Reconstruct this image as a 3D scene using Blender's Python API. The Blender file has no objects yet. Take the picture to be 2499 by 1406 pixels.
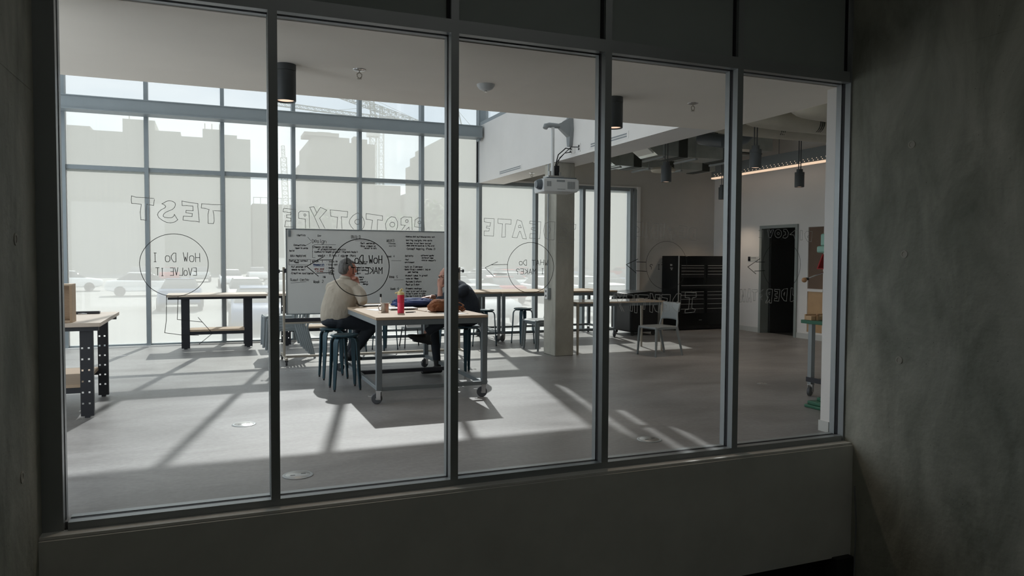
import bpy, bmesh, math, random
from mathutils import Vector, Matrix, Euler

random.seed(7)
scene = bpy.context.scene
col = scene.collection
PI = math.pi

# ------------------------------------------------------------------ camera
CAM_Z = 1.45
cam_data = bpy.data.cameras.new('camera')
cam = bpy.data.objects.new('camera', cam_data)
col.objects.link(cam)
cam_data.sensor_width = 36.0
cam_data.lens = 1800.0 / 2499.0 * 36.0
cam_data.clip_start = 0.05
cam_data.clip_end = 2000
yaw, pitch, roll = 0.3855, -0.0395, 0.0052
F = Vector((math.sin(yaw) * math.cos(pitch), math.cos(yaw) * math.cos(pitch), math.sin(pitch)))
Rr = Vector((math.cos(yaw), -math.sin(yaw), 0))
Uu = Rr.cross(F)
R2 = Rr * math.cos(roll) + Uu * math.sin(roll)
U2 = -Rr * math.sin(roll) + Uu * math.cos(roll)
cam.matrix_world = Matrix(((R2.x, U2.x, -F.x, 0), (R2.y, U2.y, -F.y, 0), (R2.z, U2.z, -F.z, CAM_Z), (0, 0, 0, 1)))
scene.camera = cam

# ------------------------------------------------------------------ exposure, sky and sun
scene.view_settings.view_transform = 'Standard'
scene.view_settings.look = 'None'
scene.view_settings.gamma = 1.0
scene.view_settings.use_curve_mapping = False
scene.view_settings.exposure = 0.0
try:
    scene.cycles.max_bounces = 12
    scene.cycles.diffuse_bounces = 7
    scene.cycles.transparent_max_bounces = 24
    scene.cycles.sample_clamp_indirect = 4.0
    scene.cycles.use_denoising = True
except Exception:
    pass

world = bpy.data.worlds.new('sky')
scene.world = world
world.use_nodes = True
wt = world.node_tree
wt.nodes.clear()
w_out = wt.nodes.new('ShaderNodeOutputWorld')
w_bg = wt.nodes.new('ShaderNodeBackground')
w_tc = wt.nodes.new('ShaderNodeTexCoord')
w_no = wt.nodes.new('ShaderNodeTexNoise')
w_no.inputs['Scale'].default_value = 3.2
w_no.inputs['Detail'].default_value = 6
w_map = wt.nodes.new('ShaderNodeMapping')
w_map.inputs['Scale'].default_value = (1, 1, 3)
w_ramp = wt.nodes.new('ShaderNodeValToRGB')
w_ramp.color_ramp.elements[0].position = 0.35
w_ramp.color_ramp.elements[0].color = (0.63, 0.72, 0.80, 1)
w_ramp.color_ramp.elements[1].position = 0.62
w_ramp.color_ramp.elements[1].color = (0.85, 0.895, 0.935, 1)
wt.links.new(w_tc.outputs['Generated'], w_map.inputs['Vector'])
wt.links.new(w_map.outputs['Vector'], w_no.inputs['Vector'])
wt.links.new(w_no.outputs['Fac'], w_ramp.inputs['Fac'])
wt.links.new(w_ramp.outputs['Color'], w_bg.inputs['Color'])
w_bg.inputs['Strength'].default_value = 2.85
wt.links.new(w_bg.outputs['Background'], w_out.inputs['Surface'])

sun_data = bpy.data.lights.new('sun', 'SUN')
sun_data.energy = 12.2
sun_data.angle = math.radians(0.6)
sun_data.color = (1.0, 0.965, 0.93)
sun = bpy.data.objects.new('sun', sun_data)
col.objects.link(sun)
sun.rotation_euler = Vector((-0.215, -1.0, -0.85)).to_track_quat('-Z', 'Y').to_euler()

# ------------------------------------------------------------------ materials
def nt(m):
    m.use_nodes = True
    t = m.node_tree
    return t, t.nodes['Principled BSDF']

def mat(name, c, rough=0.5, metal=0.0, vary=0.0, scale=8.0, bump=0.0, spec=0.5, stretch=(1, 1, 1), c2=None, emit=None, es=0.0):
    m = bpy.data.materials.new(name)
    t, b = nt(m)
    b.inputs['Base Color'].default_value = (*c, 1)
    b.inputs['Roughness'].default_value = rough
    b.inputs['Metallic'].default_value = metal
    b.inputs['Specular IOR Level'].default_value = spec
    if emit:
        b.inputs['Emission Color'].default_value = (*emit, 1)
        b.inputs['Emission Strength'].default_value = es
    if vary or bump or c2:
        tc = t.nodes.new('ShaderNodeTexCoord')
        mp = t.nodes.new('ShaderNodeMapping')
        mp.inputs['Scale'].default_value = stretch
        no = t.nodes.new('ShaderNodeTexNoise')
        no.inputs['Scale'].default_value = scale
        no.inputs['Detail'].default_value = 6
        no.inputs['Roughness'].default_value = 0.6
        t.links.new(tc.outputs['Object'], mp.inputs['Vector'])
        t.links.new(mp.outputs['Vector'], no.inputs['Vector'])
        if vary or c2:
            r = t.nodes.new('ShaderNodeValToRGB')
            r.color_ramp.elements[0].position = 0.3
            r.color_ramp.elements[1].position = 0.7
            a = c2 if c2 else tuple(max(0, x * (1 - vary)) for x in c)
            d = c if c2 else tuple(min(1, x * (1 + vary)) for x in c)
            r.color_ramp.elements[0].color = (*a, 1)
            r.color_ramp.elements[1].color = (*d, 1)
            t.links.new(no.outputs['Fac'], r.inputs['Fac'])
            t.links.new(r.outputs['Color'], b.inputs['Base Color'])
        if bump:
            bp = t.nodes.new('ShaderNodeBump')
            bp.inputs['Strength'].default_value = bump
            bp.inputs['Distance'].default_value = 0.01
            t.links.new(no.outputs['Fac'], bp.inputs['Height'])
            t.links.new(bp.outputs['Normal'], b.inputs['Normal'])
    return m

def glass_mat(name, tint, haze, haze_col, gloss=1.0):
    """thin architectural pane: clear part + scattering veil + mirror reflection"""
    m = bpy.data.materials.new(name)
    m.use_nodes = True
    t = m.node_tree
    t.nodes.clear()
    out = t.nodes.new('ShaderNodeOutputMaterial')
    tr = t.nodes.new('ShaderNodeBsdfTransparent')
    tr.inputs['Color'].default_value = (*tint, 1)
    cur = tr.outputs[0]
    if haze > 0:
        tl = t.nodes.new('ShaderNodeBsdfTranslucent')
        tl.inputs['Color'].default_value = (*haze_col, 1)
        mx = t.nodes.new('ShaderNodeMixShader')
        mx.inputs[0].default_value = haze
        t.links.new(cur, mx.inputs[1])
        t.links.new(tl.outputs[0], mx.inputs[2])
        cur = mx.outputs[0]
    gl = t.nodes.new('ShaderNodeBsdfGlossy')
    gl.inputs['Roughness'].default_value = 0.0
    gl.inputs['Color'].default_value = (gloss, gloss, gloss, 1)
    fr = t.nodes.new('ShaderNodeFresnel')
    fr.inputs['IOR'].default_value = 1.45
    m2 = t.nodes.new('ShaderNodeMixShader')
    t.links.new(fr.outputs[0], m2.inputs[0])
    t.links.new(cur, m2.inputs[1])
    t.links.new(gl.outputs[0], m2.inputs[2])
    t.links.new(m2.outputs[0], out.inputs['Surface'])
    return m

def ink_mat(name, c, trans):
    m = bpy.data.materials.new(name)
    m.use_nodes = True
    t = m.node_tree
    t.nodes.clear()
    out = t.nodes.new('ShaderNodeOutputMaterial')
    d = t.nodes.new('ShaderNodeBsdfDiffuse')
    d.inputs['Color'].default_value = (*c, 1)
    l = t.nodes.new('ShaderNodeBsdfTranslucent')
    l.inputs['Color'].default_value = (*c, 1)
    mx = t.nodes.new('ShaderNodeMixShader')
    mx.inputs[0].default_value = trans
    t.links.new(d.outputs[0], mx.inputs[1])
    t.links.new(l.outputs[0], mx.inputs[2])
    t.links.new(mx.outputs[0], out.inputs['Surface'])
    return m

def floor_material():
    m = bpy.data.materials.new('polished_concrete')
    t, b = nt(m)
    tc = t.nodes.new('ShaderNodeTexCoord')
    mp = t.nodes.new('ShaderNodeMapping')
    mp.inputs['Scale'].default_value = (0.55, 1.1, 1)
    n1 = t.nodes.new('ShaderNodeTexNoise')
    n1.inputs['Scale'].default_value = 1.1
    n1.inputs['Detail'].default_value = 9
    n1.inputs['Roughness'].default_value = 0.62
    n1.inputs['Distortion'].default_value = 1.0
    r1 = t.nodes.new('ShaderNodeValToRGB')
    r1.color_ramp.elements[0].position = 0.34
    r1.color_ramp.elements[0].color = (0.185, 0.180, 0.178, 1)
    r1.color_ramp.elements[1].position = 0.66
    r1.color_ramp.elements[1].color = (0.30, 0.298, 0.298, 1)
    n2 = t.nodes.new('ShaderNodeTexNoise')
    n2.inputs['Scale'].default_value = 26
    n2.inputs['Detail'].default_value = 4
    mix = t.nodes.new('ShaderNodeMixRGB')
    mix.blend_type = 'OVERLAY'
    mix.inputs['Fac'].default_value = 0.22
    t.links.new(tc.outputs['Object'], mp.inputs['Vector'])
    t.links.new(mp.outputs['Vector'], n1.inputs['Vector'])
    t.links.new(tc.outputs['Object'], n2.inputs['Vector'])
    t.links.new(n1.outputs['Fac'], r1.inputs['Fac'])
    t.links.new(r1.outputs['Color'], mix.inputs['Color1'])
    t.links.new(n2.outputs['Fac'], mix.inputs['Color2'])
    t.links.new(mix.outputs['Color'], b.inputs['Base Color'])
    rr = t.nodes.new('ShaderNodeMapRange')
    rr.inputs['To Min'].default_value = 0.34
    rr.inputs['To Max'].default_value = 0.52
    t.links.new(n1.outputs['Fac'], rr.inputs['Value'])
    t.links.new(rr.outputs['Result'], b.inputs['Roughness'])
    b.inputs['Specular IOR Level'].default_value = 0.35
    return m

def cast_concrete(name, c_lo, c_hi, bump=0.35, seed=0.0):
    m = bpy.data.materials.new(name)
    t, b = nt(m)
    tc = t.nodes.new('ShaderNodeTexCoord')
    mp = t.nodes.new('ShaderNodeMapping')
    mp.inputs['Location'].default_value = (seed, seed * 2, seed)
    mp.inputs['Scale'].default_value = (1.4, 1.4, 0.6)
    n1 = t.nodes.new('ShaderNodeTexNoise')
    n1.inputs['Scale'].default_value = 1.7
    n1.inputs['Detail'].default_value = 8
    n1.inputs['Roughness'].default_value = 0.6
    n1.inputs['Distortion'].default_value = 0.6
    r1 = t.nodes.new('ShaderNodeValToRGB')
    r1.color_ramp.elements[0].position = 0.32
    r1.color_ramp.elements[0].color = (*c_lo, 1)
    r1.color_ramp.elements[1].position = 0.68
    r1.color_ramp.elements[1].color = (*c_hi, 1)
    vo = t.nodes.new('ShaderNodeTexVoronoi')
    vo.inputs['Scale'].default_value = 14
    pr = t.nodes.new('ShaderNodeValToRGB')
    pr.color_ramp.elements[0].position = 0.03
    pr.color_ramp.elements[0].color = (0.45, 0.45, 0.45, 1)
    pr.color_ramp.elements[1].position = 0.06
    pr.color_ramp.elements[1].color = (1, 1, 1, 1)
    mu = t.nodes.new('ShaderNodeMixRGB')
    mu.blend_type = 'MULTIPLY'
    mu.inputs['Fac'].default_value = 1
    t.links.new(tc.outputs['Object'], mp.inputs['Vector'])
    t.links.new(mp.outputs['Vector'], n1.inputs['Vector'])
    t.links.new(tc.outputs['Object'], vo.inputs['Vector'])
    t.links.new(vo.outputs['Distance'], pr.inputs['Fac'])
    t.links.new(n1.outputs['Fac'], r1.inputs['Fac'])
    t.links.new(r1.outputs['Color'], mu.inputs['Color1'])
    t.links.new(pr.outputs['Color'], mu.inputs['Color2'])
    t.links.new(mu.outputs['Color'], b.inputs['Base Color'])
    bp = t.nodes.new('ShaderNodeBump')
    bp.inputs['Strength'].default_value = bump
    bp.inputs['Distance'].default_value = 0.02
    n3 = t.nodes.new('ShaderNodeTexNoise')
    n3.inputs['Scale'].default_value = 9
    n3.inputs['Detail'].default_value = 8
    t.links.new(tc.outputs['Object'], n3.inputs['Vector'])
    t.links.new(n3.outputs['Fac'], bp.inputs['Height'])
    t.links.new(bp.outputs['Normal'], b.inputs['Normal'])
    b.inputs['Roughness'].default_value = 0.75
    b.inputs['Specular IOR Level'].default_value = 0.25
    return m

M = {}
M['floor'] = floor_material()
M['concrete'] = cast_concrete('cast_concrete', (0.22, 0.23, 0.195), (0.46, 0.46, 0.40), 0.6)
M['concrete_col'] = cast_concrete('column_concrete', (0.33, 0.32, 0.28), (0.52, 0.50, 0.44), 0.25, 3.3)
M['paint'] = mat('white_wall_paint', (0.78, 0.765, 0.75), 0.75, vary=0.03, scale=1.5)
M['paint_grey'] = mat('grey_wall_paint', (0.60, 0.58, 0.55), 0.75, vary=0.04, scale=1.5)
M['ceil'] = mat('ceiling_paint', (0.86, 0.81, 0.74), 0.85, vary=0.04, scale=0.7)
M['deck'] = mat('ceiling_deck', (0.46, 0.44, 0.36), 0.8, vary=0.2, scale=3)
M['drywall'] = mat('plaster_band', (0.68, 0.68, 0.655), 0.8, vary=0.08, scale=2.0)
M['spandrel'] = mat('spandrel_panel', (0.32, 0.36, 0.35), 0.8, vary=0.05, scale=2.0)
M['alu'] = mat('anodised_aluminium', (0.33, 0.355, 0.365), 0.38, 0.3, vary=0.04, scale=3)
M['alu_far'] = mat('curtain_wall_aluminium', (0.26, 0.295, 0.315), 0.45, 0.25, vary=0.03, scale=3)
M['gasket'] = mat('black_rubber_gasket', (0.006, 0.006, 0.010), 0.6)
M['glass_near'] = glass_mat('clear_glass', (0.94, 0.93, 0.905), 0.0, (1, 1, 1), 0.8)
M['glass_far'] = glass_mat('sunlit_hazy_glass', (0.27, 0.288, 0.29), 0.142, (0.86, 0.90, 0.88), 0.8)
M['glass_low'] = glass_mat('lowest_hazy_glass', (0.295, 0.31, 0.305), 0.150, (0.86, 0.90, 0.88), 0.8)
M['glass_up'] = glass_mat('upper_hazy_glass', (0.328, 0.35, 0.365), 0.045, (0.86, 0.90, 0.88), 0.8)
M['ink_pale'] = ink_mat('pale_marker_ink', (0.30, 0.30, 0.29), 0.75)
M['ink_dark'] = ink_mat('dark_marker_ink', (0.03, 0.03, 0.03), 0.4)
M['steel'] = mat('grey_powder_coat', (0.185, 0.21, 0.225), 0.42, 0.3, vary=0.05, scale=6)
M['darksteel'] = mat('dark_steel', (0.035, 0.036, 0.045), 0.45, 0.3)
M['blackleg'] = mat('black_workbench_steel', (0.010, 0.011, 0.016), 0.5, 0.1, vary=0.1, scale=10)
M['ply'] = mat('birch_plywood', (0.47, 0.36, 0.26), 0.65, spec=0.3, c2=(0.41, 0.305, 0.21), scale=5, stretch=(1, 9, 9))
M['maple'] = mat('pale_maple_worktop', (0.56, 0.47, 0.39), 0.42, c2=(0.50, 0.41, 0.33), scale=5, stretch=(1, 9, 9))
M['plyedge'] = mat('plywood_edge', (0.42, 0.29, 0.18), 0.6, c2=(0.30, 0.20, 0.12), scale=30, stretch=(1, 1, 12))
M['whiteboard'] = mat('whiteboard_enamel', (0.62, 0.63, 0.62), 0.25, vary=0.03, scale=2)
M['boardink'] = mat('board_marker_black', (0.075, 0.075, 0.08), 0.6)
M['boardblue'] = mat('board_marker_blue', (0.03, 0.10, 0.30), 0.6)
M['boardred'] = mat('board_marker_red', (0.38, 0.08, 0.06), 0.6)
M['boardgrey'] = mat('board_marker_faint', (0.30, 0.31, 0.31), 0.6)
M['beigemetal'] = mat('beige_metal', (0.42, 0.38, 0.32), 0.4, 0.4)
M['teal'] = mat('teal_enamel_steel', (0.016, 0.050, 0.068), 0.30, 0.25, vary=0.08, scale=5)
M['chair'] = mat('grey_plastic', (0.235, 0.265, 0.28), 0.38, vary=0.04, scale=6)
M['rubber'] = mat('black_rubber', (0.02, 0.02, 0.022), 0.6)
M['wheel'] = mat('dark_grey_wheel', (0.07, 0.075, 0.085), 0.45)
M['chrome'] = mat('bright_metal', (0.62, 0.62, 0.62), 0.25, 0.9)
M['skin'] = mat('skin', (0.40, 0.175, 0.125), 0.5, vary=0.08, scale=20)
M['skin2'] = mat('skin_second', (0.46, 0.24, 0.18), 0.5, vary=0.08, scale=20)
M['hair'] = mat('short_grey_hair', (0.15, 0.145, 0.14), 0.7, c2=(0.035, 0.032, 0.03), scale=40, stretch=(1, 1, 0.3), bump=0.6)
M['shirt'] = mat('pale_cotton_shirt', (0.37, 0.325, 0.265), 0.85, vary=0.05, scale=7, bump=0.8, stretch=(2.4, 2.4, .7))
M['shirtfold'] = mat('cotton_shirt_cuff', (0.42, 0.375, 0.31), 0.85)
M['trouser'] = mat('dark_trousers', (0.012, 0.017, 0.026), 0.85, vary=0.1, scale=30)
M['sweater'] = mat('navy_sweater', (0.028, 0.036, 0.052), 0.9, vary=0.12, scale=50, bump=0.2)
M['greyshirt'] = mat('grey_undershirt', (0.24, 0.25, 0.24), 0.85)
M['leather_black'] = mat('black_leather', (0.012, 0.012, 0.014), 0.4)
M['redplastic'] = mat('red_bottle_plastic', (0.72, 0.035, 0.09), 0.25)
M['reddrink'] = mat('red_drink', (0.85, 0.05, 0.12), 0.15)
M['yellowplastic'] = mat('yellow_bottle_cap', (0.80, 0.66, 0.32), 0.4)
M['mug'] = mat('brushed_mug', (0.48, 0.42, 0.36), 0.35, 0.55, vary=0.08, scale=10)
M['paper'] = mat('white_paper', (0.82, 0.80, 0.79), 0.8)
M['navycloth'] = mat('navy_cloth', (0.03, 0.055, 0.17), 0.8, vary=0.2, scale=12, bump=0.3)
M['brownbag'] = mat('brown_suede', (0.24, 0.092, 0.04), 0.9, vary=0.22, scale=9, bump=0.4)
M['black'] = mat('black_plastic', (0.006, 0.006, 0.008), 0.45, spec=0.3)
M['blackgloss'] = mat('black_enamel', (0.004, 0.005, 0.006), 0.25, spec=0.25)
M['handle'] = mat('satin_drawer_trim', (0.40, 0.40, 0.39), 0.35, 0.7)
M['projwhite'] = mat('projector_casing', (0.62, 0.64, 0.65), 0.4)
M['projgrey'] = mat('projector_grey', (0.10, 0.12, 0.14), 0.4)
M['mount'] = mat('mount_grey_paint', (0.25, 0.27, 0.285), 0.45, 0.2)
M['cyl'] = mat('lamp_grey_paint', (0.075, 0.083, 0.09), 0.5, 0.2)
M['lampglow'] = mat('lamp_glow', (0.9, 0.7, 0.55), 0.5, emit=(1.0, 0.68, 0.50), es=1.1)
M['stripglow'] = mat('strip_glow', (1.0, 0.8, 0.6), 0.5, emit=(1.0, 0.72, 0.52), es=.85)
M['fill_and_tube'] = mat('fill_panel_and_tube_glow', (0.8, 0.8, 0.8), 0.5, emit=(1.0, 0.98, 0.92), es=0.42)  # glow of the added fill panels and of the linear lamp tube
M['duct'] = mat('galvanised_duct', (0.48, 0.52, 0.51), 0.28, 0.7, vary=0.15, scale=4)
M['ductband'] = mat('duct_band', (0.03, 0.035, 0.03), 0.6)
M['ductwrap'] = mat('cream_pipe_wrap', (0.50, 0.47, 0.40), 0.7, vary=0.08, scale=3)
M['label'] = mat('white_label', (0.80, 0.82, 0.80), 0.6)
M['greenpaint'] = mat('green_machine_paint', (0.025, 0.13, 0.075), 0.4, vary=0.08, scale=8)
M['palegreen'] = mat('pale_green_machine_paint', (0.20, 0.38, 0.31), 0.4)
M['redcloth'] = mat('red_cloth', (0.30, 0.012, 0.015), 0.8)
M['woodball'] = mat('turned_wood', (0.42, 0.22, 0.10), 0.45, vary=0.1, scale=15)
M['corkbrown'] = mat('brown_board', (0.16, 0.105, 0.075), 0.8, vary=0.08, scale=5)
M['plywarm'] = mat('warm_plywood_panel', (0.52, 0.33, 0.17), 0.5, vary=0.1, scale=4)
M['doorframe'] = mat('grey_door_frame', (0.27, 0.30, 0.29), 0.5)
M['baseb'] = mat('grey_rubber_baseboard', (0.58, 0.59, 0.57), 0.6)
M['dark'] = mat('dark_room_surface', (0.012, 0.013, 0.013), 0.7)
M['asphalt'] = mat('lot_asphalt', (0.19, 0.195, 0.19), 0.85, vary=0.12, scale=0.3)
M['bldA'] = mat('pale_building', (0.30, 0.30, 0.26), 0.85, vary=0.08, scale=0.08)
M['bldB'] = mat('warm_building', (0.30, 0.285, 0.24), 0.85, vary=0.10, scale=0.08)
M['bldwin'] = mat('building_windows', (0.25, 0.27, 0.26), 0.4)
M['crane'] = mat('crane_paint', (0.62, 0.62, 0.58), 0.6)
M['leaf'] = mat('tree_foliage', (0.13, 0.17, 0.09), 0.8, vary=0.4, scale=1)
M['bark'] = mat('tree_bark', (0.12, 0.09, 0.07), 0.9)
M['carglass'] = mat('car_glass', (0.03, 0.035, 0.04), 0.08)
CARCOL = [mat('car_paint_white', (0.80, 0.81, 0.82), 0.2), mat('car_paint_silver', (0.45, 0.47, 0.48), 0.22, 0.4),
          mat('car_paint_dark', (0.06, 0.07, 0.08), 0.2), mat('car_paint_red', (0.35, 0.03, 0.03), 0.2),
          mat('car_paint_blue', (0.05, 0.10, 0.22), 0.2)]
CARNAME = ['white', 'silver', 'dark grey', 'red', 'blue']

# ------------------------------------------------------------------ mesh helpers
class MB:
    def __init__(s):
        s.v = []; s.f = []
    def add(s, vs, fs):
        n = len(s.v)
        s.v += [tuple(v) for v in vs]
        s.f += [tuple(i + n for i in f) for f in fs]
        return s
    def b(s, x0, x1, y0, y1, z0, z1, R=None, o=(0, 0, 0)):
        vs = [Vector((x, y, z)) for z in (z0, z1) for y in (y0, y1) for x in (x0, x1)]
        if R is not None:
            o = Vector(o)
            vs = [R @ v + o for v in vs]
        return s.add(vs, [(0, 2, 3, 1), (4, 5, 7, 6), (0, 1, 5, 4), (2, 6, 7, 3), (0, 4, 6, 2), (1, 3, 7, 5)])
    def beam(s, p0, p1, w, h=None, up=(0, 0, 1)):
        h = h or w
        p0 = Vector(p0); p1 = Vector(p1)
        d = (p1 - p0).normalized()
        u = Vector(up)
        if abs(d.dot(u)) > 0.95: u = Vector((1, 0, 0))
        a = d.cross(u).normalized(); c = a.cross(d).normalized()
        vs = []
        for p in (p0, p1):
            for i, j in ((-1, -1), (1, -1), (1, 1), (-1, 1)):
                vs.append(p + a * i * w / 2 + c * j * h / 2)
        return s.add(vs, [(0, 3, 2, 1), (4, 5, 6, 7), (0, 1, 5, 4), (1, 2, 6, 5), (2, 3, 7, 6), (3, 0, 4, 7)])
    def tube(s, pts, r, n=10, cap=True, flat=1.0, up=None):
        pts = [Vector(p) for p in pts]
        rs = r if isinstance(r, (list, tuple)) else [r] * len(pts)
        prev = None
        rings = []
        for i, p in enumerate(pts):
            d = (pts[min(i + 1, len(pts) - 1)] - pts[max(i - 1, 0)]).normalized()
            if prev is None:
                u = Vector(up) if up else (Vector((0, 0, 1)) if abs(d.z) < 0.9 else Vector((1, 0, 0)))
                a = d.cross(u).normalized()
            else:
                a = (prev - d * prev.dot(d)).normalized()
            prev = a
            c = d.cross(a)
            rings.append([p + a * math.cos(t) * rs[i] + c * math.sin(t) * rs[i] * flat for t in [2 * PI * k / n for k in range(n)]])
        vs = [v for rg in rings for v in rg]
        fs = []
        for i in range(len(rings) - 1):
            for k in range(n):
                fs.append((i * n + k, i * n + (k + 1) % n, (i + 1) * n + (k + 1) % n, (i + 1) * n + k))
        if cap:
            fs.append(tuple(reversed(range(n))))
            fs.append(tuple(range((len(rings) - 1) * n, len(rings) * n)))
        return s.add(vs, fs)
    def lathe(s, prof, o=(0, 0, 0), n=24, axis='z'):
        o = Vector(o)
        vs = []
        for r, h in prof:
            for k in range(n):
                t = 2 * PI * k / n
                if axis == 'z': v = Vector((r * math.cos(t), r * math.sin(t), h))
                elif axis == 'y': v = Vector((r * math.cos(t), h, -r * math.sin(t)))
                else: v = Vector((h, r * math.cos(t), r * math.sin(t)))
                vs.append(v + o)
        fs = []
        for i in range(len(prof) - 1):
            for k in range(n):
                fs.append((i * n + k, i * n + (k + 1) % n, (i + 1) * n + (k + 1) % n, (i + 1) * n + k))
        fs.append(tuple(reversed(range(n))))
        fs.append(tuple(range((len(prof) - 1) * n, len(prof) * n)))
        return s.add(vs, fs)
    def prism(s, poly, a0, a1, axis='x'):
        def P(u, v, a):
            return {'x': (a, u, v), 'y': (u, a, v), 'z': (u, v, a)}[axis]
        n = len(poly)
        vs = [P(u, v, a0) for u, v in poly] + [P(u, v, a1) for u, v in poly]
        fs = [tuple(range(n)), tuple(reversed(range(n, 2 * n)))]
        for k in range(n):
            fs.append((k, n + k, n + (k + 1) % n, (k + 1) % n))
        return s.add(vs, fs)
    def grid(s, fn, nu, nv):
        vs = [fn(i / nu, j / nv) for j in range(nv + 1) for i in range(nu + 1)]
        fs = [(j * (nu + 1) + i, j * (nu + 1) + i + 1, (j + 1) * (nu + 1) + i + 1, (j + 1) * (nu + 1) + i) for j in range(nv) for i in range(nu)]
        return s.add(vs, fs)
    def sphere(s, c, r, n=14, sc=(1, 1, 1)):
        prof = [(max(1e-4, math.sin(PI * i / n)) * r, -math.cos(PI * i / n) * r) for i in range(n + 1)]
        k = len(s.v)
        s.lathe(prof, (0, 0, 0), n + 4)
        for i in range(k, len(s.v)):
            v = s.v[i]
            s.v[i] = (v[0] * sc[0] + c[0], v[1] * sc[1] + c[1], v[2] * sc[2] + c[2])
        return s
    def mesh(s, name):
        me = bpy.data.meshes.new(name)
        me.from_pydata(s.v, [], s.f)
        bm = bmesh.new(); bm.from_mesh(me)
        bmesh.ops.recalc_face_normals(bm, faces=bm.faces)
        bm.to_mesh(me); bm.free()
        return me
    def out(s, name, m, parent=None, smooth=True, bevel=0, label=None, raw=False):
        if raw:
            me = bpy.data.meshes.new(name); me.from_pydata(s.v, [], s.f)
        else:
            me = s.mesh(name)
        me.materials.append(m)
        if smooth:
            me.shade_smooth()
            me.set_sharp_from_angle(angle=math.radians(38))
        o = bpy.data.objects.new(name, me)
        col.objects.link(o)
        if parent: o.parent = parent
        if bevel:
            bv = o.modifiers.new('bevel', 'BEVEL')
            bv.width = bevel; bv.segments = 2; bv.limit_method = 'ANGLE'; bv.angle_limit = math.radians(50)
        if label: o['label'] = label
        return o

def tag(o, label, cat, group=None, kind=None):
    o['label'] = label; o['category'] = cat
    if group: o['group'] = group
    if kind: o['kind'] = kind
    return o

def thing(name, label, cat, loc=(0, 0, 0), rz=0.0, group=None):
    o = bpy.data.objects.new(name, None)
    o.empty_display_size = 0.1
    o.location = loc; o.rotation_euler = (0, 0, rz)
    col.objects.link(o)
    return tag(o, label, cat, group)

def struct(name, mb, m, parent=None, **k):
    o = mb.out(name, m, parent, **k)
    if not parent: o['kind'] = 'structure'
    return o

def dup(root, loc, rz, label, group=None):
    r = root.copy(); col.objects.link(r)
    r.location = loc; r.rotation_euler = (0, 0, rz); r['label'] = label
    if group: r['group'] = group
    for ch in list(root.children):
        c = ch.copy(); col.objects.link(c); c.parent = r
        for g in list(ch.children):
            d = g.copy(); col.objects.link(d); d.parent = c
    return r

def ribbon(mb, pts, w, plane_y, thick=0.0):
    """flat marker stroke lying on a vertical pane, pts = (x, z)"""
    for (a, b) in zip(pts[:-1], pts[1:]):
        a = Vector(a); b = Vector(b)
        d = b - a
        if d.length < 1e-5: continue
        d.normalize()
        n = Vector((-d.y, d.x)) * w / 2
        e = d * w * 0.35
        q = [a - e + n, a - e - n, b + e - n, b + e + n]
        mb.add([(p.x, plane_y, p.y) for p in q], [(0, 1, 2, 3)])

GLY = {
'A': '02 28 42|14 34', 'B': '02 08 38 47 46 35 05|35 44 43 32 02', 'C': '47 38 18 07 03 12 32 43', 'D': '02 08 28 46 44 22 02',
'E': '48 08 02 42|05 35', 'F': '48 08 02|05 35', 'G': '47 38 18 07 03 12 32 43 45 25', 'H': '02 08|42 48|05 45', 'I': '12 32|18 38|22 28',
'K': '02 08|48 05 42', 'L': '08 02 42', 'M': '02 08 25 48 42', 'N': '02 08 42 48', 'O': '12 03 07 18 38 47 43 32 12', 'P': '02 08 38 47 46 35 05',
'R': '02 08 38 47 46 35 05|25 42', 'S': '47 38 18 07 06 15 35 44 43 32 12 03', 'T': '08 48|28 22', 'U': '08 03 12 32 43 48', 'V': '08 22 48',
'W': '08 12 25 32 48', 'Y': '08 25 48|25 22', 'a': '46 42|45 36 16 05 03 12 32 43', 'b': '08 02|05 16 36 45 43 32 12 03', 'c': '45 36 16 05 03 12 32 43',
'd': '48 42|45 36 16 05 03 12 32 43', 'e': '04 44 45 36 16 05 03 12 32 43', 'f': '37 28 17 12|05 35', 'g': '46 41 30 10 01|45 36 16 05 03 12 32 43',
'h': '08 02|05 16 36 45 42', 'i': '22 26|28 27', 'j': '26 21 10', 'k': '08 02|36 04 32', 'l': '28 22', 'm': '02 06|05 16 25 22|25 36 45 42',
'n': '02 06|05 16 36 45 42', 'o': '12 03 05 16 36 45 43 32 12', 'p': '06 00|05 16 36 45 43 32 12 03', 'r': '02 06|05 16 36',
's': '45 36 16 05 14 34 43 32 12 03', 't': '28 23 32|06 46', 'u': '06 03 12 32 43|46 42', 'v': '06 22 46', 'w': '06 12 25 32 46', 'x': '06 42|46 02',
'y': '06 22|46 10', '1': '17 28 22', '2': '07 18 38 47 46 02 42', '3': '07 18 38 47 36 25 44 43 32 12 03', '4': '38 04 44|36 32', '5': '48 08 05 35 44 43 32 02',
'6': '38 05 03 12 32 43 44 35 05', '8': '16 07 18 38 47 36 16 05 03 12 32 43 45 36', '9': '46 35 15 06 07 18 38 47 42', '-': '15 35', '?': '07 18 38 47 46 25 24|22 23', '(': '38 26 24 32',
')': '18 26 24 12', '/': '02 48', '+': '05 45|27 23', '&': '42 07 18 27 04 03 12 43'}

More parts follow.
